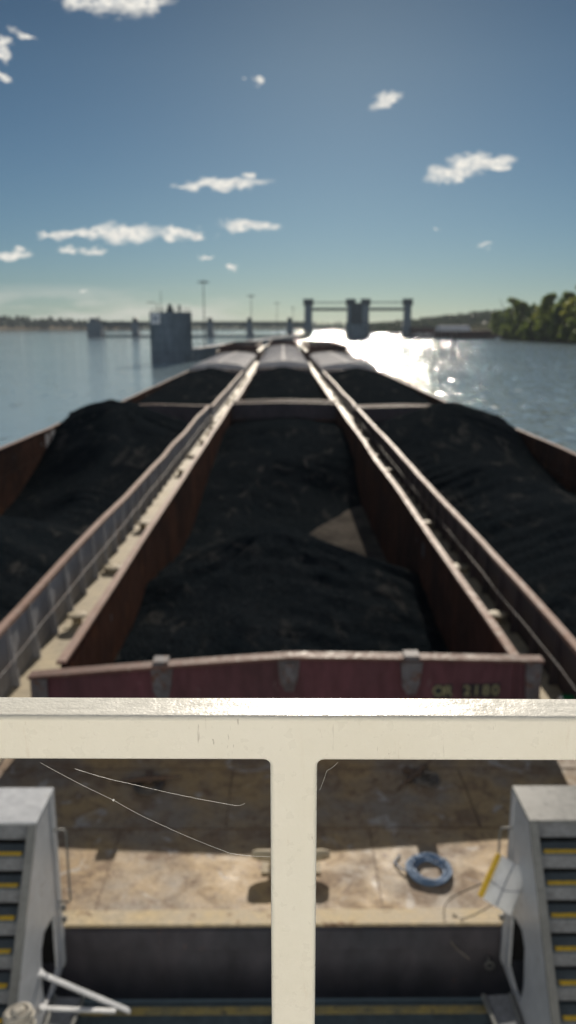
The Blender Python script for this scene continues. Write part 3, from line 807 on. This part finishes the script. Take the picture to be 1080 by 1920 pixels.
def covers(t, a, ch, h0, h1, rise, n=7):
    L = (h1-h0)/n
    for k in range(n):
        up = .10 if k % 2 else 0.0
        mb = MB(); prof = []; m = 18; W = a + .2
        for i in range(m+1):
            th = pi*i/m
            prof.append((-W*cos(th)*(1-.0*up), ch + .02 + (rise+up)*sin(th)**.8))
        y0 = h0 + k*L + .02; y1 = h0 + (k+1)*L - .02 + (.25 if k % 2 else -.02)
        y0 -= .25 if k % 2 else 0
        st = []; 
        out = prof + [(W-.05, ch+.015), (-W+.05, ch+.015)]
        mb.sweep(out, [(0, y0, 0), (0, y1, 0)])
        for q in range(1, 4):
            yy = y0 + (y1-y0)*q/4
            rib = [(px_*1.006, pz+.05) for (px_, pz) in prof]
            mb.sweep(rib + [(p_[0], p_[1]-.06) for p_ in rib[::-1]], [(0,yy-.06,0),(0,yy+.06,0)])
        o = mb.build('hopper_cover', M['cover'], t)
        mb = MB(); mb.box(-.22,.22,y0+.1,y1-.1,ch+.03+rise+up+.045,ch+.03+rise+up+.08); mb.build('ridge_strip', M['cover'], o)
covers(c3, 4.2, 1.1, 2.4, 57.5, 1.05)
covers(c4, 4.2, 1.1, 2.4, 57.5, 1.05)
covers(l3, 4.1, 1.05, 2.4, 57.5, .95)
covers(r3, 4.1, 1.05, 2.4, 57.5, .95)

# maroon barge: stern fittings
t = c1
for (xa, xb, ya, yb_) in ((-5.0,5.0,2.05,2.065),(-5.0,5.0,3.75,3.765),(-2.62,-2.605,.27,2.045),(1.18,1.195,.27,2.045),(-1.02,-1.005,2.07,3.745),(2.9,2.915,2.07,3.745)):
    mb = MB(); mb.box(xa, xb, ya, yb_, .003, .011); mb.build('weld_seam', M['weld'], t)
mb = MB(); mb.box(-5.1, 5.1, .0, .26, .003, .045); mb.build('headlog', M['headlog'], t)
for xx, zz in ((-2.42, 1.33), (-.03, 1.45), (2.3, 1.38)):
    yb = 5.45 + (.0 if xx > -1 else -.12) - .10
    mb = MB(); mb.prism([(xx-.20,zz-.06),(xx-.16,zz-.55),(xx-.06,zz-.72),(xx+.10,zz-.72),(xx+.17,zz-.5),(xx+.22,zz-.06)], 'y', yb-.07, yb-.004)
    if xx != -.03: mb.box(xx-.14, xx+.14, yb-.16, yb+.14, zz+.008, zz+.10)
    else: mb.box(xx-.10, xx+.12, yb-.13, yb-.072, zz-.5, zz-.12)
    mb.build('coaming_bracket', M['clip'], t)
for xx, zz, yb in ((-4.66, 1.2, 5.03), (4.68, 1.3, 5.46)):
    mb = MB(); mb.prism([(xx-.16,zz-.065),(xx-.13,zz-.7),(xx-.05,zz-1.0),(xx+.12,zz-1.0),(xx+.15,zz-.065)], 'y', yb-.05, yb-.004); mb.build('coaming_bracket', M['clip'], t)
# number on the stern coaming
mb = MB()
nx0, nz0 = 2.86, .66
yb = 5.15 + .07
CH = ['O', 'R', ' ', '2', '1', '8', '0']
for k, c in enumerate(CH):
    if c == ' ': continue
    xx = nx0 + k*.185; yq = 5.45 + .14*(xx/4.85) - .10
    plate = MB(); plate.box(xx-.085, xx+.085, yq-.018, yq-.006, nz0-.14, nz0+.14)
    po = plate.build('number_patch', M['black'], t)
    cu = bpy.data.curves.new('digit', 'FONT'); cu.body = c; cu.size = .29; cu.align_x = 'CENTER'; cu.align_y = 'CENTER'; cu.extrude = .003; cu.offset = .006
    tmp = bpy.data.objects.new('tmp', cu); COL.objects.link(tmp)
    me = bpy.data.meshes.new_from_object(tmp.evaluated_get(bpy.context.evaluated_depsgraph_get()))
    bpy.data.objects.remove(tmp); me.materials.clear(); me.materials.append(M['lettering'])
    o = bpy.data.objects.new('letter' if c in 'OR' else 'digit', me); COL.objects.link(o); o.parent = po
    o.location = (xx, yq-.022, nz0); o.rotation_euler = (R(90), 0, 0)

# ------------------------------------------------------------------ coal
def smooth_prof(P_, y):
    if y <= P_[0][0]: return P_[0][1:]
    for i in range(len(P_)-1):
        if y <= P_[i+1][0]:
            q = (y-P_[i][0])/(P_[i+1][0]-P_[i][0])
            p0, p1, p2, p3 = P_[max(i-1,0)], P_[i], P_[i+1], P_[min(i+2, len(P_)-1)]
            return tuple(.5*((2*p1[k]) + (p2[k]-p0[k])*q + (2*p0[k]-5*p1[k]+4*p2[k]-p3[k])*q*q + (3*p1[k]-p0[k]-3*p2[k]+p3[k])*q**3) for k in range(1, len(p1)))
    return P_[-1][1:]
def coal(label, t, a, h0, h1, prof, base, seed, dx=.16, apex=None):
    """prof: (y world, crest z world, crest x, slope to -x, slope to +x)"""
    ox, oy, oz = t.location
    y0 = oy + h0 + .02; y1 = oy + h1 - .02; aa = a - .02
    nx = int(2*aa/dx); ny = int((y1-y0)/dx/1.15)
    vs = []; N = noise.noise
    for j in range(ny+1):
        y = y0 + (y1-y0)*j/ny
        for i in range(nx+1):
            x = -aa + 2*aa*i/nx
            P_ = Vector((x*.22, y*.22, seed))
            wx = x + .5*N(P_); wy = y + .8*N(P_ + Vector((9,4,0))) + .045*x*x
            zc, x0, sl, sr = smooth_prof(prof, wy)
            d = wx - x0
            h = zc - (sr if d > 0 else sl)*(sqrt(d*d + .5) - .7)
            h = base + math.log(1 + exp(2.5*(h-base)))/2.5
            f = max(0, min(1, (h-base-.1)/.7))
            # curved dump ridges across the heap
            m = max(0, N(Vector((x*.16+3, y*.10, seed+2)))+.30)
            ph = wy*(4.6 + .5*N(Vector((y*.05, seed, 0)))) + 1.6*N(Vector((x*.3,y*.2,seed+5)))
            h += f*(.055*sin(ph)*m + .10*N(Vector((x*.45,y*.35,seed))) + .05*N(Vector((x*1.6,y*1.3,seed+1))))
            # run-off streaks down from the apex
            if apex:
                ax, ay, ar = apex; rr = hypot(x-ax, (y-ay))
                if rr < ar*1.3:
                    th = math.atan2(x-ax, ay-y)
                    h += f*.19*N(Vector((th*4.6, rr*.08, seed+8)))*min(1, rr/2.0)*min(1, max(0, (ar*1.3-rr)/3))
            h += (.035*N(Vector((x*4,y*4,seed))) + .022*N(Vector((x*9,y*9,seed+3))))*f
            vs.append((x, y-oy, h-oz))
    mb = MB()
    mb.add(vs, [(j*(nx+1)+i, j*(nx+1)+i+1, (j+1)*(nx+1)+i+1, (j+1)*(nx+1)+i) for j in range(ny) for i in range(nx)], True)
    edge = [(0,i) for i in range(nx+1)] + [(j,nx) for j in range(1,ny+1)] + [(ny,i) for i in range(nx-1,-1,-1)] + [(j,0) for j in range(ny-1,0,-1)]
    k = len(edge); top = [vs[j*(nx+1)+i] for (j,i) in edge]
    mb.add(top + [(p[0], p[1], -2.98) for p in top], [(i, (i+1) % k, k+(i+1) % k, k+i) for i in range(k)])
    o = mb.build('coal_heap', M['coal'], None, (ox, oy, oz))
    return tag(o, label, 'coal heap', 'coal heaps in the open barges')
coal('black coal heap with a bare lit floor patch in the maroon barge', c1, 4.31, 5.45, 57.9,
     [(14,.75,-.6,.16,.24),(18,1.0,-.6,.18,.26),(22,1.4,-.5,.24,.28),(25.5,1.85,-.4,.30,.30),(27,1.75,-.4,.34,.36),(29.5,.7,-1.0,.3,.44),(32,-.2,-2.2,.1,.42),(36,-.35,-2.7,.05,.40),(40,-.05,-2.5,.05,.40),(44,.5,-1.7,.1,.38),(48,1.05,-.6,.14,.32),(51,1.4,-.2,.16,.2),(55,1.6,-.1,.15,.16),(60,1.65,0,.12,.12),(66,1.3,0,.12,.12)], -1.40, 2.0, .115, (-.35, 26.5, 11))
coal('steep coal heap in the grey sided barge, humped above its far coaming', l1, 4.25, 2.4, 57.9,
     [(5,1.3,-.5,.3,.3),(12,1.9,-.6,.34,.3),(19,2.5,-.9,.36,.34),(24,2.6,-1,.4,.36),(29,1.6,-.6,.4,.36),(33,.6,.5,.42,.3),(38,.8,.7,.46,.3),(43,1.6,.4,.50,.34),(48,2.7,-.2,.50,.38),(53,3.5,-1.2,.36,.40),(57,3.6,-1.5,.36,.42),(60,2.9,-1.2,.36,.36),(63,1.9,0,.3,.3)], -1.6, 12.0, .15, (-.5, 53, 12))
coal('ridged coal heap in the dark sided barge, humped toward the sunlit water', r1, 4.33, 2.4, 57.9,
     [(5,1.5,.3,.3,.3),(12,2.0,.4,.32,.32),(20,2.4,.6,.34,.34),(28,2.3,.5,.36,.36),(34,1.9,.3,.36,.36),(40,2.1,.1,.38,.46),(46,2.75,.2,.38,.46),(51,3.5,.7,.40,.38),(55,3.6,1.1,.40,.36),(59,2.9,1.0,.36,.36),(63,1.9,0,.3,.3)], -1.6, 22.0, .15)
coal('coal heap in the second middle barge, peaked against the pale covers', c2, 4.2, 2.4, 57.5,
     [(70,1.5,0,.2,.2),(80,2.0,0,.22,.22),(93,2.4,.1,.24,.24),(104,2.7,0,.28,.28),(112,3.3,0,.34,.34),(118,2.7,0,.3,.3),(126,1.8,0,.2,.2)], -.5, 32.0, .26)
coal('smooth coal heap in the barge ahead of the grey sided one', l2, 4.1, 2.4, 57.5,
     [(66,1.5,0,.2,.2),(76,2.2,0,.24,.24),(90,2.5,.1,.26,.26),(102,2.8,0,.28,.28),(110,3.2,.2,.32,.32),(116,2.7,0,.3,.3),(123,1.8,0,.2,.2)], -.5, 42.0, .26)
coal('smooth coal heap in the barge ahead of the dark sided one', r2, 4.1, 2.4, 57.5,
     [(66,1.6,0,.2,.2),(76,2.3,0,.24,.24),(90,2.7,.1,.26,.26),(102,2.9,0,.28,.28),(110,3.2,-.2,.32,.32),(116,2.7,0,.3,.3),(123,1.8,0,.2,.2)], -.5, 52.0, .26)

# ------------------------------------------------------------------ deck gear on the tow
DZ = 1.1
# blue rope coil
mb = MB(); cx, cy = 2.06, 9.86
random.seed(5)
for k in range(7):
    lay = k // 4; r0 = .295 - .027*(k % 4) + random.uniform(-.012,.012) + .01*lay
    pts = []
    ph = random.random()*6
    for i in range(40):
        th = 2*pi*i/40
        rr = r0*(1 + .02*sin(2*th+ph) + .012*sin(5*th+ph*2))
        pts.append((cx + rr*cos(th) + .01*sin(ph), cy + rr*sin(th) + .01*cos(ph), DZ + .022 + .022*lay + .012*sin(3*th+ph)))
    mb.tube(pts, .018, 7, True)
for k in range(2):
    th0 = .6 + k*1.57
    mb.tube([(cx+.26*cos(th0)+.075*sin(q)*cos(th0), cy+.26*sin(th0)+.075*sin(q)*sin(th0), DZ+.035+.045*cos(q)) for q in [i*2*pi/10 for i in range(10)]], .012, 6, True)
mb.tube([(cx-.26,cy-.08,DZ+.06),(cx-.40,cy+.02,DZ+.03),(cx-.47,cy+.18,DZ+.02),(cx-.36,cy+.34,DZ+.02)], .012, 6)
tag(mb.build('rope_coil', M['rope']), 'coil of blue rope lying on the sunlit tan stern deck', 'rope')
# kevel on the stern deck is a part of the barge
kevel(c1, -.02, 9.96-8.8, L=1.1, m='cast', h=.17)

def wire_heap(label, x, y, seed, r=.22, n=5):
    random.seed(seed); t = thing('wire_heap', label, 'lashing wire', (x, y, DZ))
    mb = MB()
    for k in range(n):
        a0 = random.random()*6; rx = r*random.uniform(.7,1.2); ry = r*random.uniform(.5,1)
        ox, oy = random.uniform(-.1,.1), random.uniform(-.1,.1)
        mb.tube([(ox+rx*cos(q)*cos(a0)-ry*sin(q)*sin(a0), oy+rx*cos(q)*sin(a0)+ry*sin(q)*cos(a0), .03+.05*k/n+.02*sin(2*q)) for q in [i*2*pi/24 for i in range(24)]], .016, 6, True)
    mb.build('wire', M['wire'], t)
    Mx = Matrix.Rotation(random.random()*3, 4, 'Z')
    mb = MB(); mb.cyl(Mx @ Vector((-.35,.1,.09)), Mx @ Vector((.30,.1,.11)), .045, n=8); mb.cyl(Mx @ Vector((.30,.1,.11)), Mx @ Vector((.55,.1,.12)), .022, n=8); mb.cyl(Mx @ Vector((-.35,.1,.09)), Mx @ Vector((-.62,.1,.07)), .022, n=8)
    mb.box(-.06,.06,.02,.34,.05,.12,Mx); mb.build('ratchet', M['darkiron'], t)
    return t
wire_heap('heap of lashing wire in the deck shade, behind the long spider thread', -2.25, 12.0, 3, .25)
wire_heap('heap of lashing wire in the deck shade, above the blue rope coil', 2.35, 12.2, 9, .22)
# lantern on the gunwale
t = thing('lantern', 'small green lantern on the gunwale at the corner of the maroon coaming', 'lantern', (5.76, 14.9, DZ))
mb = MB(); mb.cyl((-.12,0,.14),(.28,0,.14),.11,.09,14); mb.box(-.1,.26,-.08,.08,0,.05); mb.build('body', M['green'], t)
mb = MB(); mb.lathe([(.085,0),(.085,.03),(.05,.055)], n=14); o = mb.build('lens', M['signwhite'], t); o.location = (-.12,0,.14); o.rotation_euler = (0, -R(90), 0)
# lashings at the couplings
random.seed(17)
def lashing(label, pts):
    t = thing('lashing', label, 'lashing', pts[0], 0, 'wire lashings across the barge couplings')
    p0 = Vector(pts[0]); q = [Vector(p)-p0 for p in pts]
    path = []
    for a_, b_ in zip(q, q[1:]):
        for i in range(6): path.append(a_.lerp(b_, i/6) - Vector((0,0,.12*sin(pi*i/6))))
    path.append(q[-1])
    mb = MB(); mb.tube(path, .022, 6); mb.build('wire', M['wire'], t)
    m = q[0].lerp(q[1], .4); d = (q[1]-q[0]).normalized()
    mb = MB(); mb.cyl(m-d*.4, m+d*.4, .06, n=8); mb.cyl(m-d*.1+Vector((0,0,.02)), m-d*.1+Vector((.2,.1,.35)), .025, n=6); mb.build('ratchet', M['cast'], t)
z = DZ + .35
lashing('wire lashing from the grey sided barge to the second middle barge', [(-5.6,62,z),(-4.4,68.9,z),(-5.4,70,z)])
lashing('wire lashing from the dark sided barge to the second middle barge', [(5.75,62,z),(4.6,68.9,z),(5.6,70,z)])
lashing('short wire lashing across the tan walkway joint', [(-5.6,57.5,z),(-4.75,60.5,z),(-5.5,66,z)])
lashing('short wire lashing across the shaded walkway joint', [(5.75,57.5,z),(4.85,60.5,z),(5.6,66,z)])

# ------------------------------------------------------------------ towboat
tb = thing('towboat', 'white and grey towboat bow with railing and two push knees pushing the barges', 'towboat', (0, 0, 0))
# bow deck, fender
mb = MB(); mb.box(-6, 6, -6, 8.1, -.6, .65); mb.build('bow_deck', M['boatdeck'], tb)
mb = MB(); mb.box(-2.7, 2.7, 7.90, 8.01, .654, .662); mb.build('deck_stripe', M['dullyellow'], tb)
mb = MB(); mb.box(-6, 6, 8.102, 8.42, -.6, .30, bev=.06); mb.build('bow_fender', M['rubber'], tb)
# deckhouse behind the camera and upper deck (never in view, but it throws light back on the railing)
mb = MB(); mb.box(-4.5, 4.5, -4.5, .70, 6.95, 7.10); mb.build('upper_deck', M['boatgrey'], tb)
mb = MB(); mb.box(-4.4, 4.4, -4.4, .55, .654, 6.946); mb.build('deckhouse', M['whitewall'], tb)
mb = MB(); mb.box(-3.6, 3.6, -4.2, -1.1, 7.104, 9.9); wh = mb.build('wheelhouse', M['whitewall'], tb)
for k in range(4):
    mb = MB(); mb.box(-3.3+k*1.7, -1.8+k*1.7, -1.098, -1.07, 8.5, 9.5); mb.build('window', M['glass'], wh)
# railing: 50 mm square tube, welded and painted as one piece
ry0, ry1, rz1, rz0 = .75, .797, CZ-.389, CZ-.439
out = [(-2.2, rz0), (-2.2, rz1)]
out += [(-2.2 + 4.4*i/40, rz1) for i in range(1, 40)] + [(2.2, rz1), (2.2, rz0)]
for xc in (1.38, .011, -1.36):
    fr = .007; w_ = .0245
    out += [(xc + w_ + fr, rz0)] + [(xc + w_ + fr - fr*sin(R(q)), rz0 - fr + fr*cos(R(q))) for q in (22.5, 45, 67.5, 90)]
    out += [(xc + w_, 8.0), (xc + w_, 7.104), (xc - w_, 7.104), (xc - w_, 8.0)]
    out += [(xc - w_ - fr + fr*cos(R(q)), rz0 - fr + fr*sin(R(q))) for q in (0, 22.5, 45, 67.5)] + [(xc - w_ - fr, rz0)]
mb = MB(); mb.prism([(x_, z_ - .0072*x_*(1 if z_ > 8.05 else 0) + .0006*noise.noise(Vector((x_*3, z_*9, 0)))) for (x_, z_) in out], 'y', ry0, ry1)
rail = mb.build('railing', M['rail'], tb)
bv = rail.modifiers.new('edge', 'BEVEL'); bv.width = .0055; bv.segments = 4; bv.limit_method = 'ANGLE'; bv.angle_limit = R(50)
for p_ in rail.data.polygons: p_.use_smooth = True
wn = rail.modifiers.new('normals', 'WEIGHTED_NORMAL')
for xc in (.011, -1.36, 1.38):
    mb = MB(); mb.box(xc-.05, xc+.05, ry0-.02, ry1-.045+.085, 7.102, 7.112); mb.build('foot_plate', M['rail'], rail)
mb = MB(); mb.tube([(-2.2,.775,7.66),(2.2,.775,7.64)], .02, 12); mb.build('lower_rail', M['rail'], rail)

# push knees
def knee(s, topmat):
    xi = 2.79*s; xo = 4.3*s; X0, X1 = min(xi, xo), max(xi, xo)
    def bx(mb, a, b, *r): mb.box(min(a,b), max(a,b), *r)
    th = .035*s
    # inner side plate with an opening: ring of quads between outline and hole
    outl = [(8.70,.70),(8.70,1.6),(8.70,3.13),(8.02,3.13),(7.02,1.72),(6.66,1.2),(6.35,.70),(7.6,.70)]
    hole = [(8.40,.86),(8.41,1.50),(8.38,1.64),(8.0,1.72),(7.86,1.60),(7.80,1.14),(7.86,.84),(8.1,.80)]
    mb = MB(); m = len(outl); vs = []
    for xx in (xi, xi+th):
        vs += [(xx, y_, z_) for (y_, z_) in outl] + [(xx, y_, z_) for (y_, z_) in hole]
    F = []
    for i in range(m):
        j = (i+1) % m
        F += [(i, j, m+j, m+i), (2*m+i, 2*m+m+i, 2*m+m+j, 2*m+j), (i, 2*m+i, 2*m+j, j), (m+i, m+j, 3*m+j, 3*m+i)]
    mb.add(vs, F)
    k = mb.build('push_knee', M['boatgrey'], tb)
    # back plate against the barge, outer plate, top
    mb = MB(); bx(mb, xi+th, xo, 8.66, 8.70, .70, 3.126); mb.build('face_plate', M['rubber'], k)
    mb = MB(); mb.bevbox(X0-(.012 if s>0 else 0), X1+(0 if s>0 else .012), 8.0, 8.715, 3.134, 3.165, .008); mb.build('top_platform', M[topmat], k)
    # stringer flange along the sloping front edge
    ux, uz = (7.02-8.02), (1.72-3.13); ln = hypot(ux, uz); ux /= ln; uz /= ln; nx_, nz_ = uz, -ux   # outward normal in (y,z)
    mb = MB()
    p = [(8.02, 3.126), (6.32, 3.126 + (6.32-8.02)*uz/ux)]
    q = [(a_ + nx_*.03*1, b_ + nz_*.03*1) for (a_, b_) in p]
    mb.prism([p[0], p[1], q[1], q[0]], 'x', xi - .006*s, xi + .085*s); mb.build('stringer', M['galv'], k)
    # steps: tread, riser and yellow nosing
    rise = .262; run = rise*abs(ux/uz)
    for i in range(9):
        zt = 3.126 - rise*(i+1); yf = 8.02 - run*(i+1)
        if zt < .8: break
        mb = MB(); bx(mb, xi+.09*s, xo, yf, yf+run+.03, zt-.03, zt); st = mb.build('step', M['tread'], k)
        mb = MB(); bx(mb, xi+.135*s, xo, yf+.004, yf+.062, zt+.002, zt+.007); mb.build('nosing', M['yellow'], st)
        mb = MB(); bx(mb, xi+.09*s, xo, yf+.0, yf+.012, zt-.19, zt-.033); mb.build('riser', M['riser'], st)
    mb = MB(); bx(mb, xi+.09*s, xo, 8.02, 8.035, 2.94, 3.126); mb.build('riser', M['riser'], k)
    # grab bar on the inner side
    mb = MB(); xg = xi - .15*s
    mb.tube([(xi, 8.6, 2.66),(xg+.02*s, 8.6, 2.66),(xg, 8.6, 2.63),(xg, 8.6, 1.68),(xg+.02*s, 8.6, 1.65),(xi, 8.6, 1.65)], .013, 8); mb.build('grab_bar', M['galv'], k)
    # rear edge bar and bottom shelf
    mb = MB(); bx(mb, xi-.012*s, xi, 8.60, 8.70, .70, 3.13); mb.build('edge_bar', M['boatgrey'], k)
    for zz in (1.55, 1.38):
        mb = MB(); mb.cyl((xi-.03*s, 8.62, zz), (xi-.075*s, 8.62, zz), .04, n=10); mb.build('bolt', M['galv'], k)
    mb = MB(); a0, a1 = xi-.34*s, xi-.005*s
    mb.add([(a0-.04*s,8.09,.655),(a1,8.09,.655),(a1,6.9,.655),(a0+.06*s,6.9,.655),(a0-.04*s,8.09,.72),(a1,8.09,.74),(a1,6.9,.72),(a0+.06*s,6.9,.70)],
           [(0,1,2,3),(4,5,6,7),(0,1,5,4),(1,2,6,5),(2,3,7,6),(3,0,4,7)])
    mb.build('foot_bracket', M['riser'], k)
    mb = MB(); mb.tube([(a0-.04*s,8.08,.735),(a0+.06*s,6.9,.715)], .03, 8); mb.tube([(a1-.04*s,8.08,.755),(a1-.04*s,6.9,.735)], .03, 8); mb.build('bracket_edge', M['galv'], k)
    return k
kr = knee(1, 'galv'); kl = knee(-1, 'boatgrey')
# loose steel bars and rope by the plain knee
def Pz(px, py, D):
    """point of the ray through a pixel at forward distance D (used only to place things)"""
    u = (px-530)/1500; v = (py-960)/1500; p = R(13.03); zc = D/(cos(p) - v*sin(p))
    return Vector((u*zc, D, CZ - zc*(sin(p) + v*cos(p))))
def bar(name, label, a, b, w_, h_):
    d = (b-a); L = d.length; M4 = Matrix.Translation(a) @ d.to_track_quat('X', 'Z').to_matrix().to_4x4()
    mb = MB(); mb.box(0, L, -w_/2, w_/2, -h_/2, h_/2, M4, bev=.006); mb.cyl(M4 @ Vector((0,0,-h_*.8)), M4 @ Vector((0,0,h_*.8)), w_*.75, n=12)
    return tag(mb.build(name, M['boatgrey']), label, 'steel bar', 'loose steel bars on the towboat bow')
bar('steel_bar', 'longer pale steel bar slanting down from the knee opening', Pz(72,1822,7.75), Pz(243,1895,7.85), .075, .03)
bar('steel_bar', 'shorter pale steel bar lying almost level below the slanting one', Pz(80,1888,7.6), Pz(216,1894,7.7), .06, .03)
mb = MB(); c = Pz(36,1914,6.55); random.seed(4)
for k in range(7):
    tilt = random.uniform(-.5,.5); r0 = .11 + .01*(k % 3)
    mb.tube([(c.x + r0*cos(q), c.y + r0*.8*sin(q), c.z - .10 + .035*k + tilt*.05*cos(q)) for q in [i*2*pi/24 for i in range(24)]], .028, 8, True)
mb.lathe([(.05,-.12),(.10,-.05),(.10,.1),(.04,.16)], c, 12)
mb.cyl((c.x,c.y,.655),(c.x,c.y,c.z-.10),.07,n=12)
tag(mb.build('rope_bundle', M['ropewhite']), 'bundle of off-white rope wound on a post at the foot of the knee steps', 'rope')
# bag on the galvanised knee
t = thing('bag', 'white bag with a yellow edge strip hanging on the worn galvanised push knee', 'bag', (2.61, 8.14, 2.22))
t.rotation_euler = (R(-38), R(26), R(-16)); t.scale = (1.12, 1.0, 1.12)
mb = MB(); n = 10; vs = []
for sgn in (1, -1):
    for j in range(n+1):
        for i in range(n+1):
            a_ = i/n*2-1; b_ = j/n*2-1
            puff = .055*(1-a_**4)*(1-b_**4) + .006*noise.noise(Vector((a_*3,b_*3,sgn)))
            vs.append((.16*a_, sgn*(-puff), .24*b_))
m = (n+1)**2
F = [(o_+j*(n+1)+i, o_+j*(n+1)+i+1, o_+(j+1)*(n+1)+i+1, o_+(j+1)*(n+1)+i) for o_ in (0, m) for j in range(n) for i in range(n)]
mb.add(vs, F, True); mb.build('cloth', M['bagwhite'], t)
mb = MB(); mb.box(-.215,-.165,-.03,.03,-.235,.235,bev=.01); mb.build('edge_strip', M['yellow'], t)
mb = MB(); mb.tube([(-.02,-.058,-.235),(-.03,-.068,0),(-.02,-.058,.235)], .007, 6); mb.tube([(-.16,-.045,-.05),(0,-.066,-.06),(.16,-.045,.02)], .006, 6); mb.build('seam', M['signgrey'], t)
def slack(label, pts, r=.008):
    P_ = [Vector(p) for p in pts]; out = []
    for i in range(len(P_)-1):
        p0, p1, p2, p3 = P_[max(i-1,0)], P_[i], P_[i+1], P_[min(i+2, len(P_)-1)]
        for k in range(8):
            q = k/8
            out.append(.5*((2*p1) + (p2-p0)*q + (2*p0-5*p1+4*p2-p3)*q*q + (3*p1-p0-3*p2+p3)*q**3))
    out.append(P_[-1])
    mb = MB(); mb.tube(out, r, 6)
    return tag(mb.build('slack_cable', M['wire']), label, 'cable')
slack('thin slack cable looping from the white bag down over the barge edge', [(2.43,8.16,2.27),(2.12,8.75,1.55),(2.08,8.9,1.16),(2.16,8.74,.9),(2.36,8.60,.78)])
slack('thin cable sagging from the bottom of the white bag to the barge edge', [(2.55,8.15,2.02),(2.50,8.6,1.5),(2.32,8.85,1.17),(2.20,8.95,1.16)])
# hook on the transom
mb = MB(); c = Pz(916,1810,8.70); mb.tube([(c.x+.05*cos(q), c.y-.02, c.z+.05*sin(q)) for q in [i*2*pi/14 for i in range(14)]], .014, 6, True)
mb.cyl((c.x,c.y+.06,c.z+.05),(c.x,c.y-.03,c.z+.05),.018,n=8)
o = mb.build('mooring_ring', M['galv']); o.parent = c1; o.location = -Vector(c1.location)

# spider threads on the railing
def thread(label, pix, D, r=.00022, bead=None):
    pts = []
    P_ = [Pz(px, py, d) for (px, py), d in zip(pix, D)]
    for a_, b_ in zip(P_, P_[1:]):
        for i in range(8):
            p = a_.lerp(b_, i/8); p.z -= .0012*sin(pi*i/8); pts.append(p)
    pts.append(P_[-1])
    mb = MB(); mb.tube(pts, r*.65, 5)
    if bead is not None: mb.lathe([(.0003,-.0011),(.0012,-.0004),(.0013,.0004),(.0004,.0012)], pts[bead], 8)
    return tag(mb.build('spider_thread', M['silk']), label, 'spider thread', 'spider threads below the railing')
thread('long slack spider thread with a bead, strung from rail to post', [(75,1428),(212,1499),(300,1545),(432,1600),(508,1606)], (.76,.77,.77,.77,.765), bead=8)
thread('short spider thread ending in a hook near the post', [(140,1440),(250,1470),(440,1510),(458,1506)], (.76,.765,.77,.77))
thread('tiny spider thread in the corner between rail and post, over the deck shade', [(632,1430),(612,1445),(598,1482)], (.76,.765,.765), .00018)

# moored barges by the far bank
for i, (px, D, ang, lab) in enumerate(((842, 655, 1.18, 'tall barge with a pale arched cover moored at the foot of the wooded slope'), (880, 600, 1.25, 'dark barge moored just short of the waterside trees'), (792, 672, 1.45, 'low barge with pale deck gear moored by the end of the lock'))):
    t = thing('moored_barge', lab, 'barge', (P(px, D), D, 0), -ang, 'barges moored beyond the lock')
    z1 = (5.2, 4.2, 1.2)[i]; hl = (16, 17, 12)[i]
    mb = MB(); mb.prism([(-hl+2,-.6),(hl-2,-.6),(hl,z1),(-hl,z1)], 'x', -4.6, 4.6); mb.build('hull', M['empty'], t)
    if i == 0:
        mb = MB(); mb.sweep([(4.2*cos(pi*q/12), z1+.01+4.6*sin(pi*q/12)) for q in range(13)], [(0,-hl+2,0),(0,hl-2,0)]); mb.build('hopper_cover', M['cover'], t)
    elif i == 1:
        mb = MB(); mb.box(-4,4,-hl+2,hl-2,z1+.004,z1+1.2); mb.build('coaming', M['hopper'], t)
    else:
        mb = MB()
        for k in range(6): mb.box(-3,3,-10+k*3.4,-8+k*3.4,z1+.004,z1+1.6+.8*(k%2))
        mb.build('deck_gear', M['cover'], t)
# crane boom over the trees
t = thing('crane', 'slim crane boom sticking up over the wooded slope', 'crane', (P(936,640), 640, 3))
mb = MB(); mb.tube([(0,0,17),(-5.0,0,26.5)], [.28,.12], 6); mb.build('boom', M['damsteel'], t)
mb = MB(); mb.box(-1.5,1.5,-1.5,1.5,0,3); mb.prism([(-1.2,3.004),(1.2,3.004),(.4,17),(-.4,17)],'y',-.4,.4); mb.build('tower', M['damsteel'], t)
